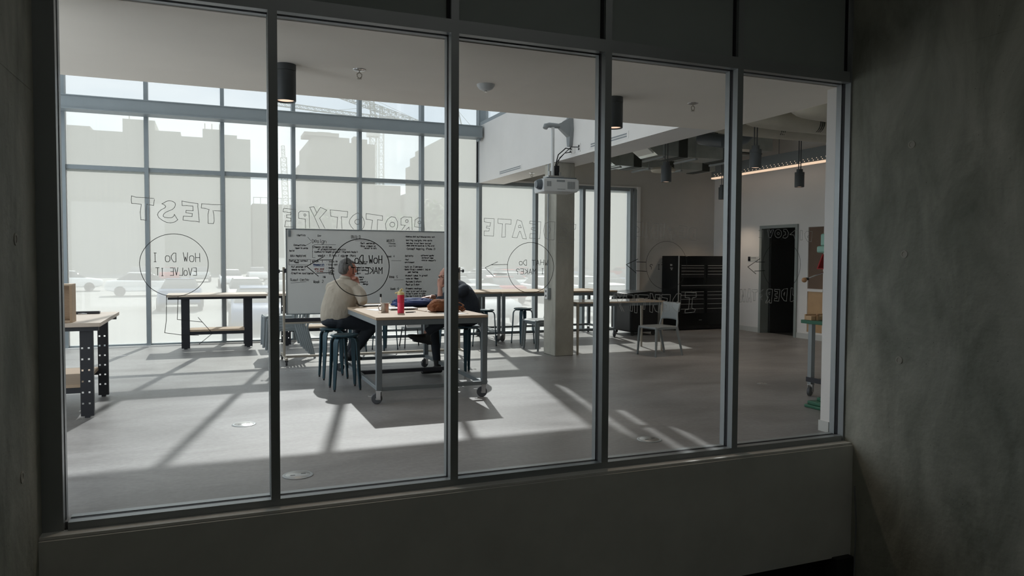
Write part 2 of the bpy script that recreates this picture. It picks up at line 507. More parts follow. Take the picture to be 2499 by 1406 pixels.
def write_text(mb, text, x, z, h, w, plane_y, mirror=False, width=None, jit=0.0):
    """single stroke handwriting; z = baseline, h = cap height; mirror: runs right to left"""
    adv = h * 0.95 if width is None else width / max(1, len(text))
    gx = adv * 0.72 / 4
    cx = 0.0
    for ch in text:
        g = GLY.get(ch)
        if g:
            jz = random.uniform(-jit, jit) * h
            for pl in g.split('|'):
                pts = []
                for p in pl.split():
                    px = cx + int(p[0]) * gx + random.uniform(-jit, jit) * h * 0.5
                    pz = (int(p[1]) - 2) / 6 * h + jz
                    pts.append((x - px if mirror else x + px, z + pz))
                ribbon(mb, pts, w, plane_y)
        cx += adv

def parse(s):
    return [[tuple(int(c) / 1000 for c in q.split(',')) for q in pl.split()] for pl in s.split('|')]

# ================================================================== large structure
NEAR_Y = 4.62
CZ = 2.88            # lower ceiling
FAR_Y = 13.30
XS = [-0.765, 0.335, 1.445, 2.56, 3.69, 4.80]

struct('floor', MB().b(-3.4, 10.3, 4.60, 13.34, -0.30, 0.0), M['floor'], smooth=False)
# lower ceiling with the strip that runs back to the outer wall
c = MB()
c.b(-3.4, 5.2, 4.695, 6.77, CZ, 3.10)
c.b(-3.4, 4.69, 6.75, 6.77, 3.10, 6.75)
struct('ceiling', c, M['ceil'], smooth=False)
struct('ceiling_strip', MB().b(4.69, 5.20, 6.77, 13.26, CZ, 3.95), M['paint'], smooth=False)
struct('ceiling_hall', MB().b(-3.5, 4.85, 6.6, 13.5, 6.73, 6.95), M['paint'], smooth=False)
deck_ = struct('ceiling_deck', MB().b(5.2, 10.4, 4.8, 13.4, 3.95, 4.10), M['deck'], smooth=False)
# walls
wl = MB().b(-3.5, -3.4, 4.6, 13.4, -0.3, 0.05).b(-3.5, -3.4, 4.6, 6.8, 0.05, 2.9).b(-3.5, -3.4, 4.6, 13.4, 6.6, 6.8).b(-3.5, -3.4, 4.6, 6.8, 2.9, 6.6)
for y_ in (7.1, 8.3, 9.5, 10.7, 11.9, 13.2): wl.b(-3.5, -3.4, y_ - 0.03, y_ + 0.03, 0.05, 6.6)
fill_window_left = struct('fill_window_left', wl, M['alu_far'], smooth=False)  # unseen left glazing, added to let fill daylight into the room
MB().add([(-3.45, 6.8, 0.05), (-3.45, 13.4, 0.05), (-3.45, 13.4, 6.6), (-3.45, 6.8, 6.6)], [(0, 1, 2, 3)]).out('glass_panes', glass_mat('fill_window_glass', (0.90, 0.93, 0.95), 0.0, (1, 1, 1), 0.8), fill_window_left, smooth=False)
r = MB()
r.b(10.15, 10.30, 4.7, 10.17, 0, 3.95)
r.b(10.15, 10.30, 10.17, 10.54, 0, 0.133)
r.b(10.15, 10.30, 10.17, 10.54, 2.06, 3.95)
r.b(10.15, 10.30, 10.54, 10.84, 0, 3.95)
r.b(10.15, 10.30, 10.84, 11.76, 2.07, 3.95)
r.b(10.15, 10.30, 11.76, 13.4, 0, 3.95)
struct('wall_right', r, M['paint'], smooth=False)
struct('wall_far', MB().b(8.16, 10.3, 13.30, 13.45, 0, 3.95).b(4.69, 8.16, 13.30, 13.45, 2.90, 3.95), M['paint_grey'], smooth=False)
struct('wall_near', MB().b(4.795, 10.3, 4.70, 4.80, 0, 3.95), M['paint'], smooth=False)
bb = MB().b(4.79, 10.1, 4.802, 4.812, 0, 0.09)
bb.b(4.785, 4.794, 4.70, 4.812, 0, 0.09)
bb.b(10.138, 10.149, 11.81, 13.29, 0, 0.10).b(10.138, 10.149, 4.82, 10.79, 0, 0.10)
struct('baseboard_right', bb, M['baseb'], smooth=False)
struct('baseboard_far', MB().b(8.2, 10.13, 13.288, 13.299, 0, 0.10), M['baseb'], smooth=False)

# ---- near interior window seen from the stair side
def frame_boxes(mb, y0, y1, hw, inset=0.0):
    for i, x in enumerate(XS):
        if i == 0: mb.b(x - 0.10, x + 0.005 - inset * 0.6, y0, y1, -0.03, 4.3)
        elif i == len(XS) - 1: mb.b(x - 0.014 + inset, x + 0.055, y0, y1, -0.03, 4.3)
        else: mb.b(x - hw + inset, x + hw - inset, y0, y1, -0.03, 4.3)
    for a, b in zip(XS[:-1], XS[1:]):
        mb.b(a + hw, b - hw, y0, y1, -0.03, 0.012 - inset * 0.5)
        mb.b(a + hw, b - hw, y0, y1, 2.885 + inset, 2.97)
near = MB(); frame_boxes(near, 4.545, 4.600, 0.026)
win = struct('window_1', near, M['alu'], smooth=False)
g = MB(); frame_boxes(g, 4.600, 4.640, 0.026, 0.007)
g.out('gasket', M['gasket'], win, smooth=False)
g = MB(); frame_boxes(g, 4.640, 4.690, 0.026)
g.out('inner_frame', M['alu'], win, smooth=False)
g = MB()
for a, b in zip(XS[:-1], XS[1:]):
    g.add([(a, 4.62, 0.0), (b, 4.62, 0.0), (b, 4.62, 2.9), (a, 4.62, 2.9)], [(0, 1, 2, 3)])
g.out('glass_panes', M['glass_near'], win, smooth=False)
g = MB()
for a, b in zip(XS[:-1], XS[1:]):
    g.b(a + 0.02, b - 0.02, 4.590, 4.615, 2.95, 4.3)
g.out('upper_panel', M['spandrel'], win, smooth=False)
g = MB()
for a, b in zip(XS[:-1], XS[1:]):
    g.b(b - 0.045, b - 0.026, 4.575, 4.590, 2.97, 4.3)
g.out('panel_gasket', M['gasket'], win, smooth=False)

# sill ledge and plaster band under it, slab edge
struct('trim_1', MB().b(-0.86, 4.80, 4.47, 4.56, -0.045, -0.03), M['drywall'], smooth=False)
struct('trim_2', MB().b(-0.86, 4.80, 4.452, 4.60, -0.95, -0.047), M['drywall'], smooth=False)
# stair-side concrete walls, with form tie holes and joints
def tie_wall(name, x0, x1, face, holes, joints):
    t = struct(name, MB().b(x0, x1, -3.2, 4.60, -2.8, 4.4), M['concrete'], smooth=False)
    sgn = 1 if face == x1 else -1
    h = MB()
    for (y, z) in holes:
        h.lathe([(0.0001, 0.0), (0.020, 0.0), (0.024, 0.002), (0.028, 0.0005)], (0, 0, 0), 16, 'x')
    h = MB()
    for (y, z) in holes:
        prof = [(0.030, 0.0), (0.029, 0.004), (0.019, 0.0045), (0.017, 0.001), (0.001, 0.001)]
        h.lathe([(r_, sgn * a) for r_, a in prof], (face, y, z), 18, 'x')
    h.out('tie_hole', M['concrete_col'], t)
    j = MB()
    for (y0, z0, y1, z1) in joints:
        j.beam((face, y0, z0), (face, y1, z1), 0.004, 0.006)
    j.out('joint_line', M['concrete'], t, smooth=False)
    return t
tie_wall('wall_stair_left', -1.20, -0.86, -0.86, [(4.10, 1.53), (4.13, 0.39)], [(3.6, 2.3, 4.58, 2.31)])
tie_wall('wall_stair_right', 4.80, 5.20, 4.80, [(3.98, 2.31), (4.02, 1.50), (4.04, 0.70)], [(2.9, 1.93, 4.58, 1.93), (2.9, 1.10, 4.58, 1.10), (2.9, 2.95, 4.58, 2.95)])
struct('floor_stair', MB().b(-1.2, 5.2, -3.2, 4.60, -2.95, -2.8), M['concrete'], smooth=False)
struct('ceiling_stair', MB().b(-1.2, 5.2, -3.2, 4.62, 4.3, 4.45), M['drywall'], smooth=False)
for yy_, lb_ in ((0.9, 'unseen glowing panel added for fill light in the stair hall, nearer the linear lamp'), (2.3, 'unseen glowing panel added for fill light in the stair hall, nearer the window')):  # out-of-view glowing panels added to brighten the stair side
    lp = thing('fill_panel', lb_, 'fill light', (2.0, yy_, 4.298), 0, 'added stair hall fill panels')
    MB().b(-2.2, 2.2, -0.45, 0.45, -0.05, 0.0).out('frame', M['alu'], lp, smooth=False)
    MB().b(-2.15, 2.15, -0.42, 0.42, -0.058, -0.051).out('fill_sheet', M['fill_and_tube'], lp, smooth=False)
ll = thing('linear_lamp', 'slim linear lamp on the stair hall ceiling, mirrored faintly in the second pane', 'lamp', (.05, .13, 4.26))
MB().b(-1.18, 1.18, -.05, .05, -.04, .038).out('housing', M['alu'], ll, smooth=False)
MB().b(-1.17, 1.17, -.045, .045, -.048, -.041).out('tube', M['fill_and_tube'], ll, smooth=False)
struct('wall_stair_back', MB().b(-1.2, 5.2, -3.3, -3.2, -2.95, 4.45), M['concrete'], smooth=False)
struct('wall_stair_lower', MB().b(-0.86, 4.80, 4.60, 4.75, -2.8, -0.30), M['dark'], smooth=False)

# ---- curtain wall
MX = [-3.25, -2.13, -0.97, 0.17, 1.31, 2.45, 3.59, 4.72]
cw = MB()
for x in MX:
    cw.b(x - 0.03, x + 0.03, 13.24, 13.42, 0, 6.73)
for x in (5.89, 6.93, 8.03):
    cw.b(x - 0.03, x + 0.03, 13.24, 13.42, 0, 2.90)
cw.b(8.09, 8.16, 13.24, 13.42, 0, 2.90)
cw.b(-3.3, 4.72, 13.27, 13.40, 2.82, 2.885)
cw.b(-3.3, 4.72, 13.30, 13.40, 3.86, 3.94)
cw.b(-3.3, 4.72, 13.27, 13.40, 6.66, 6.73)
cw.b(-3.3, 8.10, 13.27, 13.40, 0, 0.045)
cw.b(4.72, 8.10, 13.27, 13.40, 2.86, 2.93)
window_2 = struct('window_2', cw, M['alu_far'], smooth=False)
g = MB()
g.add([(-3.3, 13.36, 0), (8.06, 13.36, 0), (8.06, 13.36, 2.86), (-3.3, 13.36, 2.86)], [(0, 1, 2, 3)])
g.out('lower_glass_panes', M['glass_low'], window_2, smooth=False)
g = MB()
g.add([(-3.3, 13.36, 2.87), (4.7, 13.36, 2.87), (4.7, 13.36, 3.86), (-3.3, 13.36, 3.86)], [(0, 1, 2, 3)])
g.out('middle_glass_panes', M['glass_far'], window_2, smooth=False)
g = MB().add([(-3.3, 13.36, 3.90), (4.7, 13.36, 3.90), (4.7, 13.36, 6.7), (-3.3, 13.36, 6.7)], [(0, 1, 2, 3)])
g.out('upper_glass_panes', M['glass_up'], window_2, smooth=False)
g = MB()
for x in MX[1:] + [5.89, 6.93, 8.03]:
    g.b(x + 0.030, x + 0.038, 13.30, 13.35, 0.05, 2.8)
g.out('bead', M['paint'], window_2, smooth=False)
g = MB().b(-3.3, 4.645, 12.94, 13.20, 3.70, 3.885).b(-3.3, 4.645, 12.90, 13.22, 3.685, 3.70).b(-3.3, 4.645, 12.92, 13.20, 3.885, 3.90)
for x in MX: g.b(x - 0.04, x + 0.04, 13.2, 13.25, 3.72, 3.87)
g.b(4.60, 4.64, 13.0, 13.15, 3.64, 3.685)
g.out('steel_girt', M['alu_far'], window_2, smooth=False)
g = MB().b(8.16, 8.23, 13.22, 13.30, 0, 2.95).b(4.75, 8.16, 13.24, 13.299, 2.93, 2.955)
g.b(-3.3, 8.16, 13.20, 13.265, 0.0, 0.018)
g.out('white_jamb', M['paint'], window_2, smooth=False)
# clerestory over the white band, and the roof edge of the hall
cl = MB()
cl.b(4.70, 4.86, 6.77, 13.3, 3.95, 4.02).b(4.70, 4.86, 6.77, 13.3, 6.66, 6.73)
y = 13.24
while y > 7.0:
    cl.b(4.70, 4.86, y - 0.03, y + 0.03, 4.02, 6.7); y -= 1.14
window_3 = struct('window_3', cl, M['alu_far'], smooth=False)
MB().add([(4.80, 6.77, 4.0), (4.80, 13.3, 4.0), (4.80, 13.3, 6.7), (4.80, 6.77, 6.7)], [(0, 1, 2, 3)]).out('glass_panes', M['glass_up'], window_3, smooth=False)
struct('roof_low', MB().b(5.2, 10.6, 4.6, 13.5, 4.12, 4.2), M['asphalt'], smooth=False)['kind'] = 'structure'

# ---- doorway
dr = MB()
dr.b(10.12, 10.32, 11.755, 11.815, 0, 2.13).b(10.12, 10.32, 10.785, 10.845, 0, 2.13).b(10.12, 10.32, 10.845, 11.755, 2.07, 2.13)
door_1 = struct('door_1', dr, M['doorframe'], smooth=False)
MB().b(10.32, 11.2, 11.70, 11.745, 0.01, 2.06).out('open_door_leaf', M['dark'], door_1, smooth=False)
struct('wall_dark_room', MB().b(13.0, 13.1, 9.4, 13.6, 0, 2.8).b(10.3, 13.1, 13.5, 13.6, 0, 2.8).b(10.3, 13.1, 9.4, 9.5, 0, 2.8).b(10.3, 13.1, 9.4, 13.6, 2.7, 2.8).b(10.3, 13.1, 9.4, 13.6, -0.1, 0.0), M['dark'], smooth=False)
cb = thing('storage_cabinet', 'low dark cabinet standing inside the unlit doorway', 'cabinet', (12.0, 11.9, 0.001))
MB().b(-0.3, 0.3, -0.4, 0.4, 0, 0.95).out('body', M['black'], cb, bevel=0.01)
for ya in (-0.38, 0.01): MB().b(-0.315, -0.30, ya, ya + .37, 0.04, 0.92).out('door', M['dark'], cb, smooth=False)

# recessed board and plywood panel beside the door
rc = thing('wall_panel', 'brown pinboard over a warm plywood panel in the wall right of the dark doorway', 'wall panel', (10.20, 10.355, 0))
MB().b(-0.03, 0.09, -0.183, 0.183, 0.931, 2.058).out('pinboard', M['corkbrown'], rc, smooth=False)
MB().b(-0.035, 0.03, -0.183, 0.183, 0.135, 0.879).out('plywood_panel', M['plywarm'], rc, smooth=False)
MB().b(-0.065, 0.09, -0.195, 0.195, 0.88, 0.93).out('ledge', M['paint'], rc, smooth=False)
sg = thing('room_sign', 'small black and grey room sign on the wall left of the dark doorway', 'sign', (10.148, 12.02, 1.475))
MB().b(-0.008, 0, 0.075, 0.15, -0.045, 0.045).out('black_square', M['black'], sg, smooth=False)
MB().b(-0.007, 0, -0.15, 0.075, -0.045, 0.045).out('plate', M['baseb'], sg, smooth=False)
t = MB()
for k in range(7): t.b(-0.0085, -0.007, 0.055 - k * 0.022 - 0.013, 0.055 - k * 0.022, 0.012, 0.026)
for k in range(5): t.b(-0.0095, -0.008, 0.145 - k * 0.013 - 0.008, 0.145 - k * 0.013, 0.010, 0.02)
t.out('raised_lettering', M['boardink'], sg, smooth=False)

# ---- square concrete column with conduit and outlet
cc = MB().b(-0.155, 0.155, -0.205, 0.205, 0, CZ)
colo = thing('concrete_column', 'square cast concrete column carrying the white ceiling strip', 'column', (4.865, 10.10, 0))
colo['kind'] = 'structure'
cc.out('shaft', M['concrete_col'], colo, bevel=0.012)
ob = thing('power_outlet', 'grey surface outlet box with a conduit up the concrete column', 'outlet', (4.70, 10.10, 0.93))
MB().b(-0.045, 0.008, -0.055, 0.055, -0.085, 0.085).out('box', M['alu'], ob, bevel=0.004)
MB().b(-0.050, -0.045, -0.048, 0.048, -0.078, 0.078).out('cover_plate', M['paint'], ob, smooth=False)
for zz in (-0.035, 0.035):
    MB().b(-0.052, -0.0495, -0.016, 0.016, zz - 0.016, zz + 0.016).out('socket', M['black'], ob, smooth=False)
MB().tube([(-0.02, 0, 0.085), (-0.02, 0, 1.94)], 0.012).out('conduit', M['alu'], ob)

# ------------------------------------------------------------------ traced writing (metres on the pane)
WORDS = {
'TEST': '-415,1790 -392,1783 -342,1782 -302,1779|-301,1773 -305,1740 -339,1745|-415,1790 -417,1769 -415,1748 -395,1748 -367,1744 -373,1700 -370,1658 -358,1658 -343,1655|-339,1745 -343,1720 -343,1655|-263,1751 -252,1756 -241,1765 -226,1769 -208,1767 -195,1758 -193,1747 -197,1734 -208,1721 -227,1712 -244,1703 -254,1693 -257,1681 -250,1675 -232,1673 -212,1674 -202,1683 -199,1693 -191,1678 -182,1663 -197,1650 -219,1644 -241,1647 -262,1658 -280,1673 -286,1688 -281,1702 -268,1716 -248,1728 -243,1735 -247,1743 -263,1751|-159,1770 -120,1763 -75,1758 -76,1740 -72,1698 -69,1652 -85,1656 -112,1657 -155,1662 -152,1684 -107,1683 -105,1700 -139,1704 -138,1717 -101,1716 -102,1743 -133,1745 -158,1744 -159,1770|57,1756 2,1755 -55,1758 -58,1734 -39,1732 -16,1726 -22,1700 -22,1646 6,1645 11,1661 9,1696 5,1721|11,1720 57,1719',
'PROTOTYPE': '465,1740 397,1745 394,1725 440,1720 438,1708 414,1707 414,1691 439,1687 438,1670 409,1671 402,1636 465,1634 465,1740|544,1730 495,1732 483,1720 484,1688 523,1684 524,1630|544,1730 548,1630|527,1709 525,1704 520,1702 516,1704 514,1708 516,1713 521,1715 525,1713 527,1709|549,1756 573,1761 591,1723 612,1758 650,1742 607,1691 639,1630|549,1756 575,1702 606,1629|591,1723 579,1703|670,1744 777,1737 774,1702 737,1704 742,1630|670,1744 675,1706 715,1700 710,1631|837,1731 858,1719 874,1696 881,1670 876,1644 867,1630|837,1731 809,1713 790,1689 786,1668 797,1645 813,1629|853,1675 851,1668 846,1663 840,1659 833,1659 827,1662 822,1668 821,1674 822,1681 827,1687 833,1690 840,1690 847,1688 851,1682 853,1675|891,1728 994,1716 994,1688 962,1691 960,1628|891,1728 891,1693 931,1687 922,1629|1051,1713 1075,1708 1090,1682 1089,1649 1083,1630|1051,1713 1027,1697 1012,1666 1017,1629|1072,1664 1070,1657 1066,1651 1059,1648 1052,1648 1046,1651 1042,1656 1040,1663 1042,1670 1046,1675 1053,1678 1059,1678 1066,1675 1070,1670 1072,1664|1181,1712 1129,1714 1112,1702 1112,1661 1139,1660 1118,1631|1181,1712 1185,1631|1144,1631 1163,1649 1165,1631|1159,1687 1157,1681 1150,1678 1143,1680 1141,1687 1143,1693 1150,1696 1157,1694 1159,1687|1262,1708 1223,1710 1203,1695 1200,1653 1231,1648 1243,1649|1262,1708 1266,1628|1243,1649 1244,1628|1242,1681 1239,1674 1232,1671 1225,1674 1222,1680 1225,1687 1232,1690 1239,1688 1242,1681',
'IDEATE': '1674,1719 1745,1717 1741,1601 1673,1604 1674,1634 1708,1634 1712,1652 1689,1655 1692,1667 1715,1666 1720,1690 1674,1695 1674,1719|1772,1718 1868,1714 1866,1683 1826,1685 1825,1596 1799,1595 1805,1684 1772,1688 1772,1718|1912,1715 1943,1705 1980,1586 1952,1588 1935,1636 1929,1637 1911,1593 1875,1595 1912,1715|1922,1675 1934,1679 1942,1662 1921,1662 1922,1675|2005,1708 2087,1704 2080,1589 2004,1591 2008,1623 2050,1622 2050,1641 2015,1652 2018,1664 2057,1662 2059,1684 2003,1692 2005,1708|2146,1706 2193,1706 2187,1583 2147,1583|2147,1679 2160,1657 2155,1631 2147,1621|2146,1706 2117,1692 2107,1644 2118,1597 2147,1583|2245,1694 2356,1692 2351,1659 2321,1659 2311,1590 2344,1588 2333,1561 2222,1564 2230,1598 2276,1597 2281,1660 2248,1666 2245,1694',
'DEFINE': '3372,1688 3367,1593 3301,1598 3303,1677 3321,1690 3372,1688|3347,1648 3340,1623 3352,1620|3212,1703 3284,1698 3271,1610 3210,1615 3213,1630 3242,1628 3245,1646 3216,1651 3218,1666 3252,1667 3252,1682 3212,1688 3212,1703|3116,1680 3175,1675 3171,1602 3149,1605 3148,1638 3127,1650 3128,1665 3148,1665 3116,1680|3054,1714 3089,1712 3074,1610 3046,1615 3054,1714|2929,1720 2950,1721 2961,1665 2999,1716 3034,1714 3025,1612 3000,1615 3000,1659 2966,1611 2924,1616 2929,1720|2833,1722 2902,1720 2896,1616 2845,1618 2844,1648 2868,1648 2871,1675 2833,1702 2833,1722',
'IDENTIFY': '3275,1207 3374,1203 3374,1169 3341,1164 3335,1087 3369,1077 3360,1056 3275,1051 3277,1076 3306,1078 3316,1164 3275,1168 3275,1207|3239,1196 3226,1065 3194,1068|3239,1196 3199,1196 3167,1154 3161,1100 3194,1068|3207,1141 3211,1123 3196,1129 3207,1141|3067,1192 3145,1191 3136,1070 3076,1071 3075,1095 3111,1094 3113,1113 3078,1125 3078,1140 3117,1143 3119,1164 3071,1171 3067,1192|2968,1202 2989,1199 3008,1133 3014,1193 3056,1192 3044,1060 3016,1072 2994,1121 2991,1061 2967,1067 2968,1202|2871,1195 2954,1190 2955,1169 2930,1167 2924,1086 2911,1087 2916,1167 2871,1171 2871,1195|2837,1195 2861,1195 2859,1061 2838,1064 2837,1195|2772,1196 2826,1192 2820,1074 2801,1077 2807,1136 2783,1142 2772,1172 2772,1196|2667,1206 2691,1206 2715,1173 2731,1205 2755,1202 2719,1126 2750,1072|2667,1206 2698,1150 2733,1076',
'DISCOVER': '4490,1684 4484,1602 4445,1601 4419,1634 4414,1667 4431,1683 4490,1684|4457,1654 4453,1634 4440,1637 4457,1654|4388,1689 4367,1689 4369,1613 4390,1614 4388,1689|4342,1688 4317,1694 4260,1654 4301,1652 4315,1616|4197,1695 4226,1696 4247,1670 4240,1638 4215,1624 4190,1630 4198,1647 4219,1653 4214,1676 4197,1679 4197,1695|4177,1661 4174,1646 4165,1635 4151,1628 4136,1628 4122,1634 4113,1645 4109,1660 4112,1674 4121,1686 4135,1693 4150,1693 4164,1687 4174,1676 4177,1661|4157,1662 4153,1655 4145,1652 4136,1655 4132,1662 4136,1668 4144,1671 4153,1669 4157,1662|4035,1689 4059,1689 4068,1664 4079,1689 4099,1690 4072,1628 4052,1628 4035,1689|3951,1681 3991,1681 3992,1627 3952,1627',
'UNDERSTAND': '4283,1229 4304,1229 4301,1175 4318,1162|4283,1229 4278,1123 4298,1120 4319,1136|4248,1225 4240,1124 4215,1128 4186,1164 4189,1203 4213,1222 4248,1225|4222,1196 4216,1167 4210,1183 4222,1196|4119,1220 4172,1216 4162,1125 4117,1129 4120,1149 4145,1148 4145,1164 4124,1168 4124,1184 4148,1184 4148,1200 4119,1204 4119,1220|4098,1220 4089,1110 4069,1114 4072,1140 4052,1111 4028,1115 4059,1156 4035,1179 4038,1211 4058,1224 4098,1220|4075,1198 4058,1195 4067,1178 4075,1185|4006,1221 3970,1189 4003,1173 3975,1154 4005,1134|3898,1219 3950,1218 3950,1202 3930,1199 3928,1132 3912,1133 3914,1200 3898,1203 3898,1219|3892,1123 3878,1226 3862,1226 3845,1124 3861,1124 3868,1156 3876,1156 3880,1124 3892,1123|3835,1223 3829,1125 3813,1125 3804,1182 3798,1125 3782,1122 3784,1223 3800,1223 3816,1163 3819,1223 3835,1223|3772,1220 3770,1126 3747,1132 3731,1164 3737,1214 3772,1220'}
ARROWS = {
'arrow1': '-245,1230 -248,1088 -257,1019 -167,1003 -79,999|-185,1223 -191,1093 -61,1075|-81,1102 -5,1007 -77,947',
'arrow2': '628,1456 529,1398 598,1338|606,1437 681,1438|587,1357 683,1360',
'arrow3': '1771,1430 1682,1390 1747,1329|1729,1409 1840,1412|1742,1350 1838,1347',
'arrow4': '2861,1453 2764,1413 2848,1352|2851,1433 2930,1431|2845,1368 2934,1364',
'arrow5': '3968,1461 3851,1397 3931,1343|3929,1435 4017,1436|3917,1364 4018,1368'}
BOARD_TEXT = [(1.079,1.751,0.026,'identify'), (1.366,1.750,0.026,'Env'), (1.288,1.661,0.055,'Design'), (1.040,1.614,0.024,'Connections'), (1.056,1.575,0.021,'ideas to words'), (0.985,1.537,0.021,'build'), (0.990,1.462,0.026,'IDEA PROTOTYPE'), (0.984,1.399,0.024,'Design in context'), (1.055,1.377,0.021,'need'), (0.995,1.315,0.024,'-Put package of'), (1.011,1.275,0.024,'memos on wall'), (0.994,1.224,0.026,'-Creative confidence'), (0.993,1.128,0.036,'Guest Center'), (1.298,1.589,0.031,'Common problem'), (1.365,1.559,0.024,'of product/content specific'), (1.287,1.524,0.026,'- community-based project (thermal/model)'), (1.365,1.469,0.033,'weeks - 8 hrs / again (Mon)'), (1.286,1.389,0.043,'Week 1'), (1.482,1.390,0.026,'- Intro to'), (1.482,1.344,0.026,'- Kick-off'), (1.482,1.298,0.026,'- Memos'), (1.481,1.257,0.026,'- Lunch'), (1.481,1.217,0.026,'- Video'), (1.436,1.171,0.031,'HW'), (1.301,1.098,0.040,'Week 2'), (1.831,1.728,0.045,'BUILD'), (1.947,1.650,0.026,'-Self centered'), (1.947,1.611,0.026,'-Show videos of'), (2.017,1.582,0.021,'normal to work'), (1.923,1.391,0.021,'-what is on'), (1.923,1.362,0.021,'the market'), (1.911,1.303,0.024,'-Define team'), (1.911,1.268,0.024,'and needs'), (1.899,1.222,0.021,'-exit'), (1.934,1.169,0.024,'users'), (1.934,1.134,0.021,'-what'), (1.945,1.099,0.021,'comment a'), (1.992,1.069,0.021,'design'), (1.933,1.040,0.021,'sc'), (2.336,1.688,0.038,'WEEK3'), (2.608,1.758,0.021,'-observe what multidisciplinary work'), (2.614,1.704,0.024,'-pulling insights into works'), (2.626,1.662,0.021,'see what is out there (online)'), (2.620,1.627,0.021,'-what else we could do in the wild'), (2.620,1.579,0.029,'-Concept mapping (Phase 2)'), (2.336,1.463,0.033,'Week 4'), (2.608,1.475,0.029,'persona'), (2.836,1.484,0.021,'-different gender'), (2.848,1.448,0.021,'-different ages'), (2.848,1.412,0.021,'-similar community'), (2.602,1.423,0.021,'-tool'), (2.596,1.384,0.021,'-environment'), (2.590,1.315,0.026,'-work on 3 persona'), (2.590,1.277,0.024,'-Describing + summarizing on'), (2.651,1.241,0.021,'peer testing'), (2.372,1.164,0.036,'Week 5'), (2.602,1.187,0.024,'-Present ideas in group?'), (2.608,1.145,0.024,'-vote on ideas'), (2.608,1.097,0.024,'-Welcome 3 others'), (2.608,1.055,0.024,'-Read up 3 days'), (2.389,0.990,0.036,'Week 6'), (2.608,0.995,0.026,'-Present mockups'), (2.614,0.957,0.021,'-what is our next at plan'), (2.614,0.923,0.021,'-bring in owner to pitch'), (2.608,0.887,0.024,'-decide 3 plan to make'), ]

# ================================================================== marker writing on the near glass
IN_Y = 4.6225
for nm, key, w_ in (('lettering_test', 'TEST', .0031), ('lettering_prototype', 'PROTOTYPE', .0030), ('lettering_ideate', 'IDEATE', .0026),
                    ('lettering_define', 'DEFINE', .0026), ('lettering_identify', 'IDENTIFY', .0030), ('lettering_discover', 'DISCOVER', .0032), ('lettering_understand', 'UNDERSTAND', .0032)):
    g = MB()
    for pl in parse(WORDS[key]): ribbon(g, pl, w_, IN_Y)
    dark = key in ('TEST', 'PROTOTYPE', 'IDEATE')
    g.out(nm, M['ink_pale'], win, smooth=False, raw=True)
def circle_mark(cx, cz, r, w_, ink, a0=0.0, a1=2 * PI):
    g = MB()
    n = 72
    pts = [(cx + (r + 0.0015 * math.sin(5 * t)) * math.cos(t), cz + r * math.sin(t)) for t in [a0 + (a1 - a0) * k / n for k in range(n + 1)]]
    ribbon(g, pts, w_, IN_Y)
    return g.out('drawn_circle', M[ink], win, smooth=False, raw=True)
circle_mark(-0.202, 1.404, 0.178, .0032, 'ink_dark')
circle_mark(0.858, 1.391, 0.178, .0052, 'ink_dark')
circle_mark(2.014, 1.390, 0.172, .0034, 'ink_dark')
circle_mark(3.108, 1.408, 0.177, .0028, 'ink_dark')
circle_mark(4.186, 1.410, 0.190, .0030, 'ink_dark')
for k in ('arrow1', 'arrow2', 'arrow3', 'arrow4', 'arrow5'):
    g = MB()
    for pl in parse(ARROWS[k]): ribbon(g, pl, .0032 if k in ('arrow1', 'arrow3') else .0045, IN_Y)
    g.out('drawn_arrow', M['ink_dark'], win, smooth=False, raw=True)
g = MB()
def mtext(t, xr, z, h, wd, sw):
    write_text(g, t, xr, z, h, sw, IN_Y, mirror=True, width=wd, jit=0.05)
mtext('HoW Do I', -0.069, 1.424, .050, .252, .0032)
mtext('EVoLVE IT', -0.087, 1.345, .043, .218, .0032)
mtext('HoW Do I', 0.99, 1.418, .048, .238, .0055)
mtext('MAKE IT', 0.99, 1.352, .040, .200, .0048)
mtext('WHAT Do', 2.141, 1.407, .036, .222, .0032)
mtext('I MAKE?', 2.113, 1.347, .036, .215, .0032)
mtext('I', 3.082, 1.428, .028, .030, .004)
mtext('TI ?', 3.085, 1.379, .034, .130, .004)
g.out('handwriting', M['ink_dark'], win, smooth=False, raw=True)

# ================================================================== furniture
def perforated_leg(w_, H, d=0.05):
    """C-channel leg: web with two columns of real holes, flanges behind"""
    m = MB()
    hc = [w_ * 0.10, w_ * 0.60]; hw = 0.016
    xs = [0, hc[0], hc[0] + hw, hc[1], hc[1] + hw, w_]
    zs = [0.02]; z = 0.13
    holes = []
    while z < H - 0.12:
        holes.append(z); z += 0.10
    for a, b in ((xs[0], xs[1]), (xs[2], xs[3]), (xs[4], xs[5])):
        m.b(a, b, 0, 0.004, 0.015, H)
    for a, b in ((xs[1], xs[2]), (xs[3], xs[4])):
        z0 = 0.015
        for h in holes:
            m.b(a, b, 0, 0.004, z0, h - hw / 2); z0 = h + hw / 2
        m.b(a, b, 0, 0.004, z0, H)
    z0 = 0.015
    m.b(0, 0.004, 0.004, d, 0.015, H)
    m.b(w_ - 0.004, w_, 0.004, d, 0.015, H)
    m.b(w_ * .3, w_ * .7, 0.0, d, 0.0, 0.015)
    return m
def shift(m, dx, dy, dz, ry=0):
    for i, v in enumerate(m.v):
        m.v[i] = (v[0] + dx, v[1] + dy, v[2] + dz)
    return m
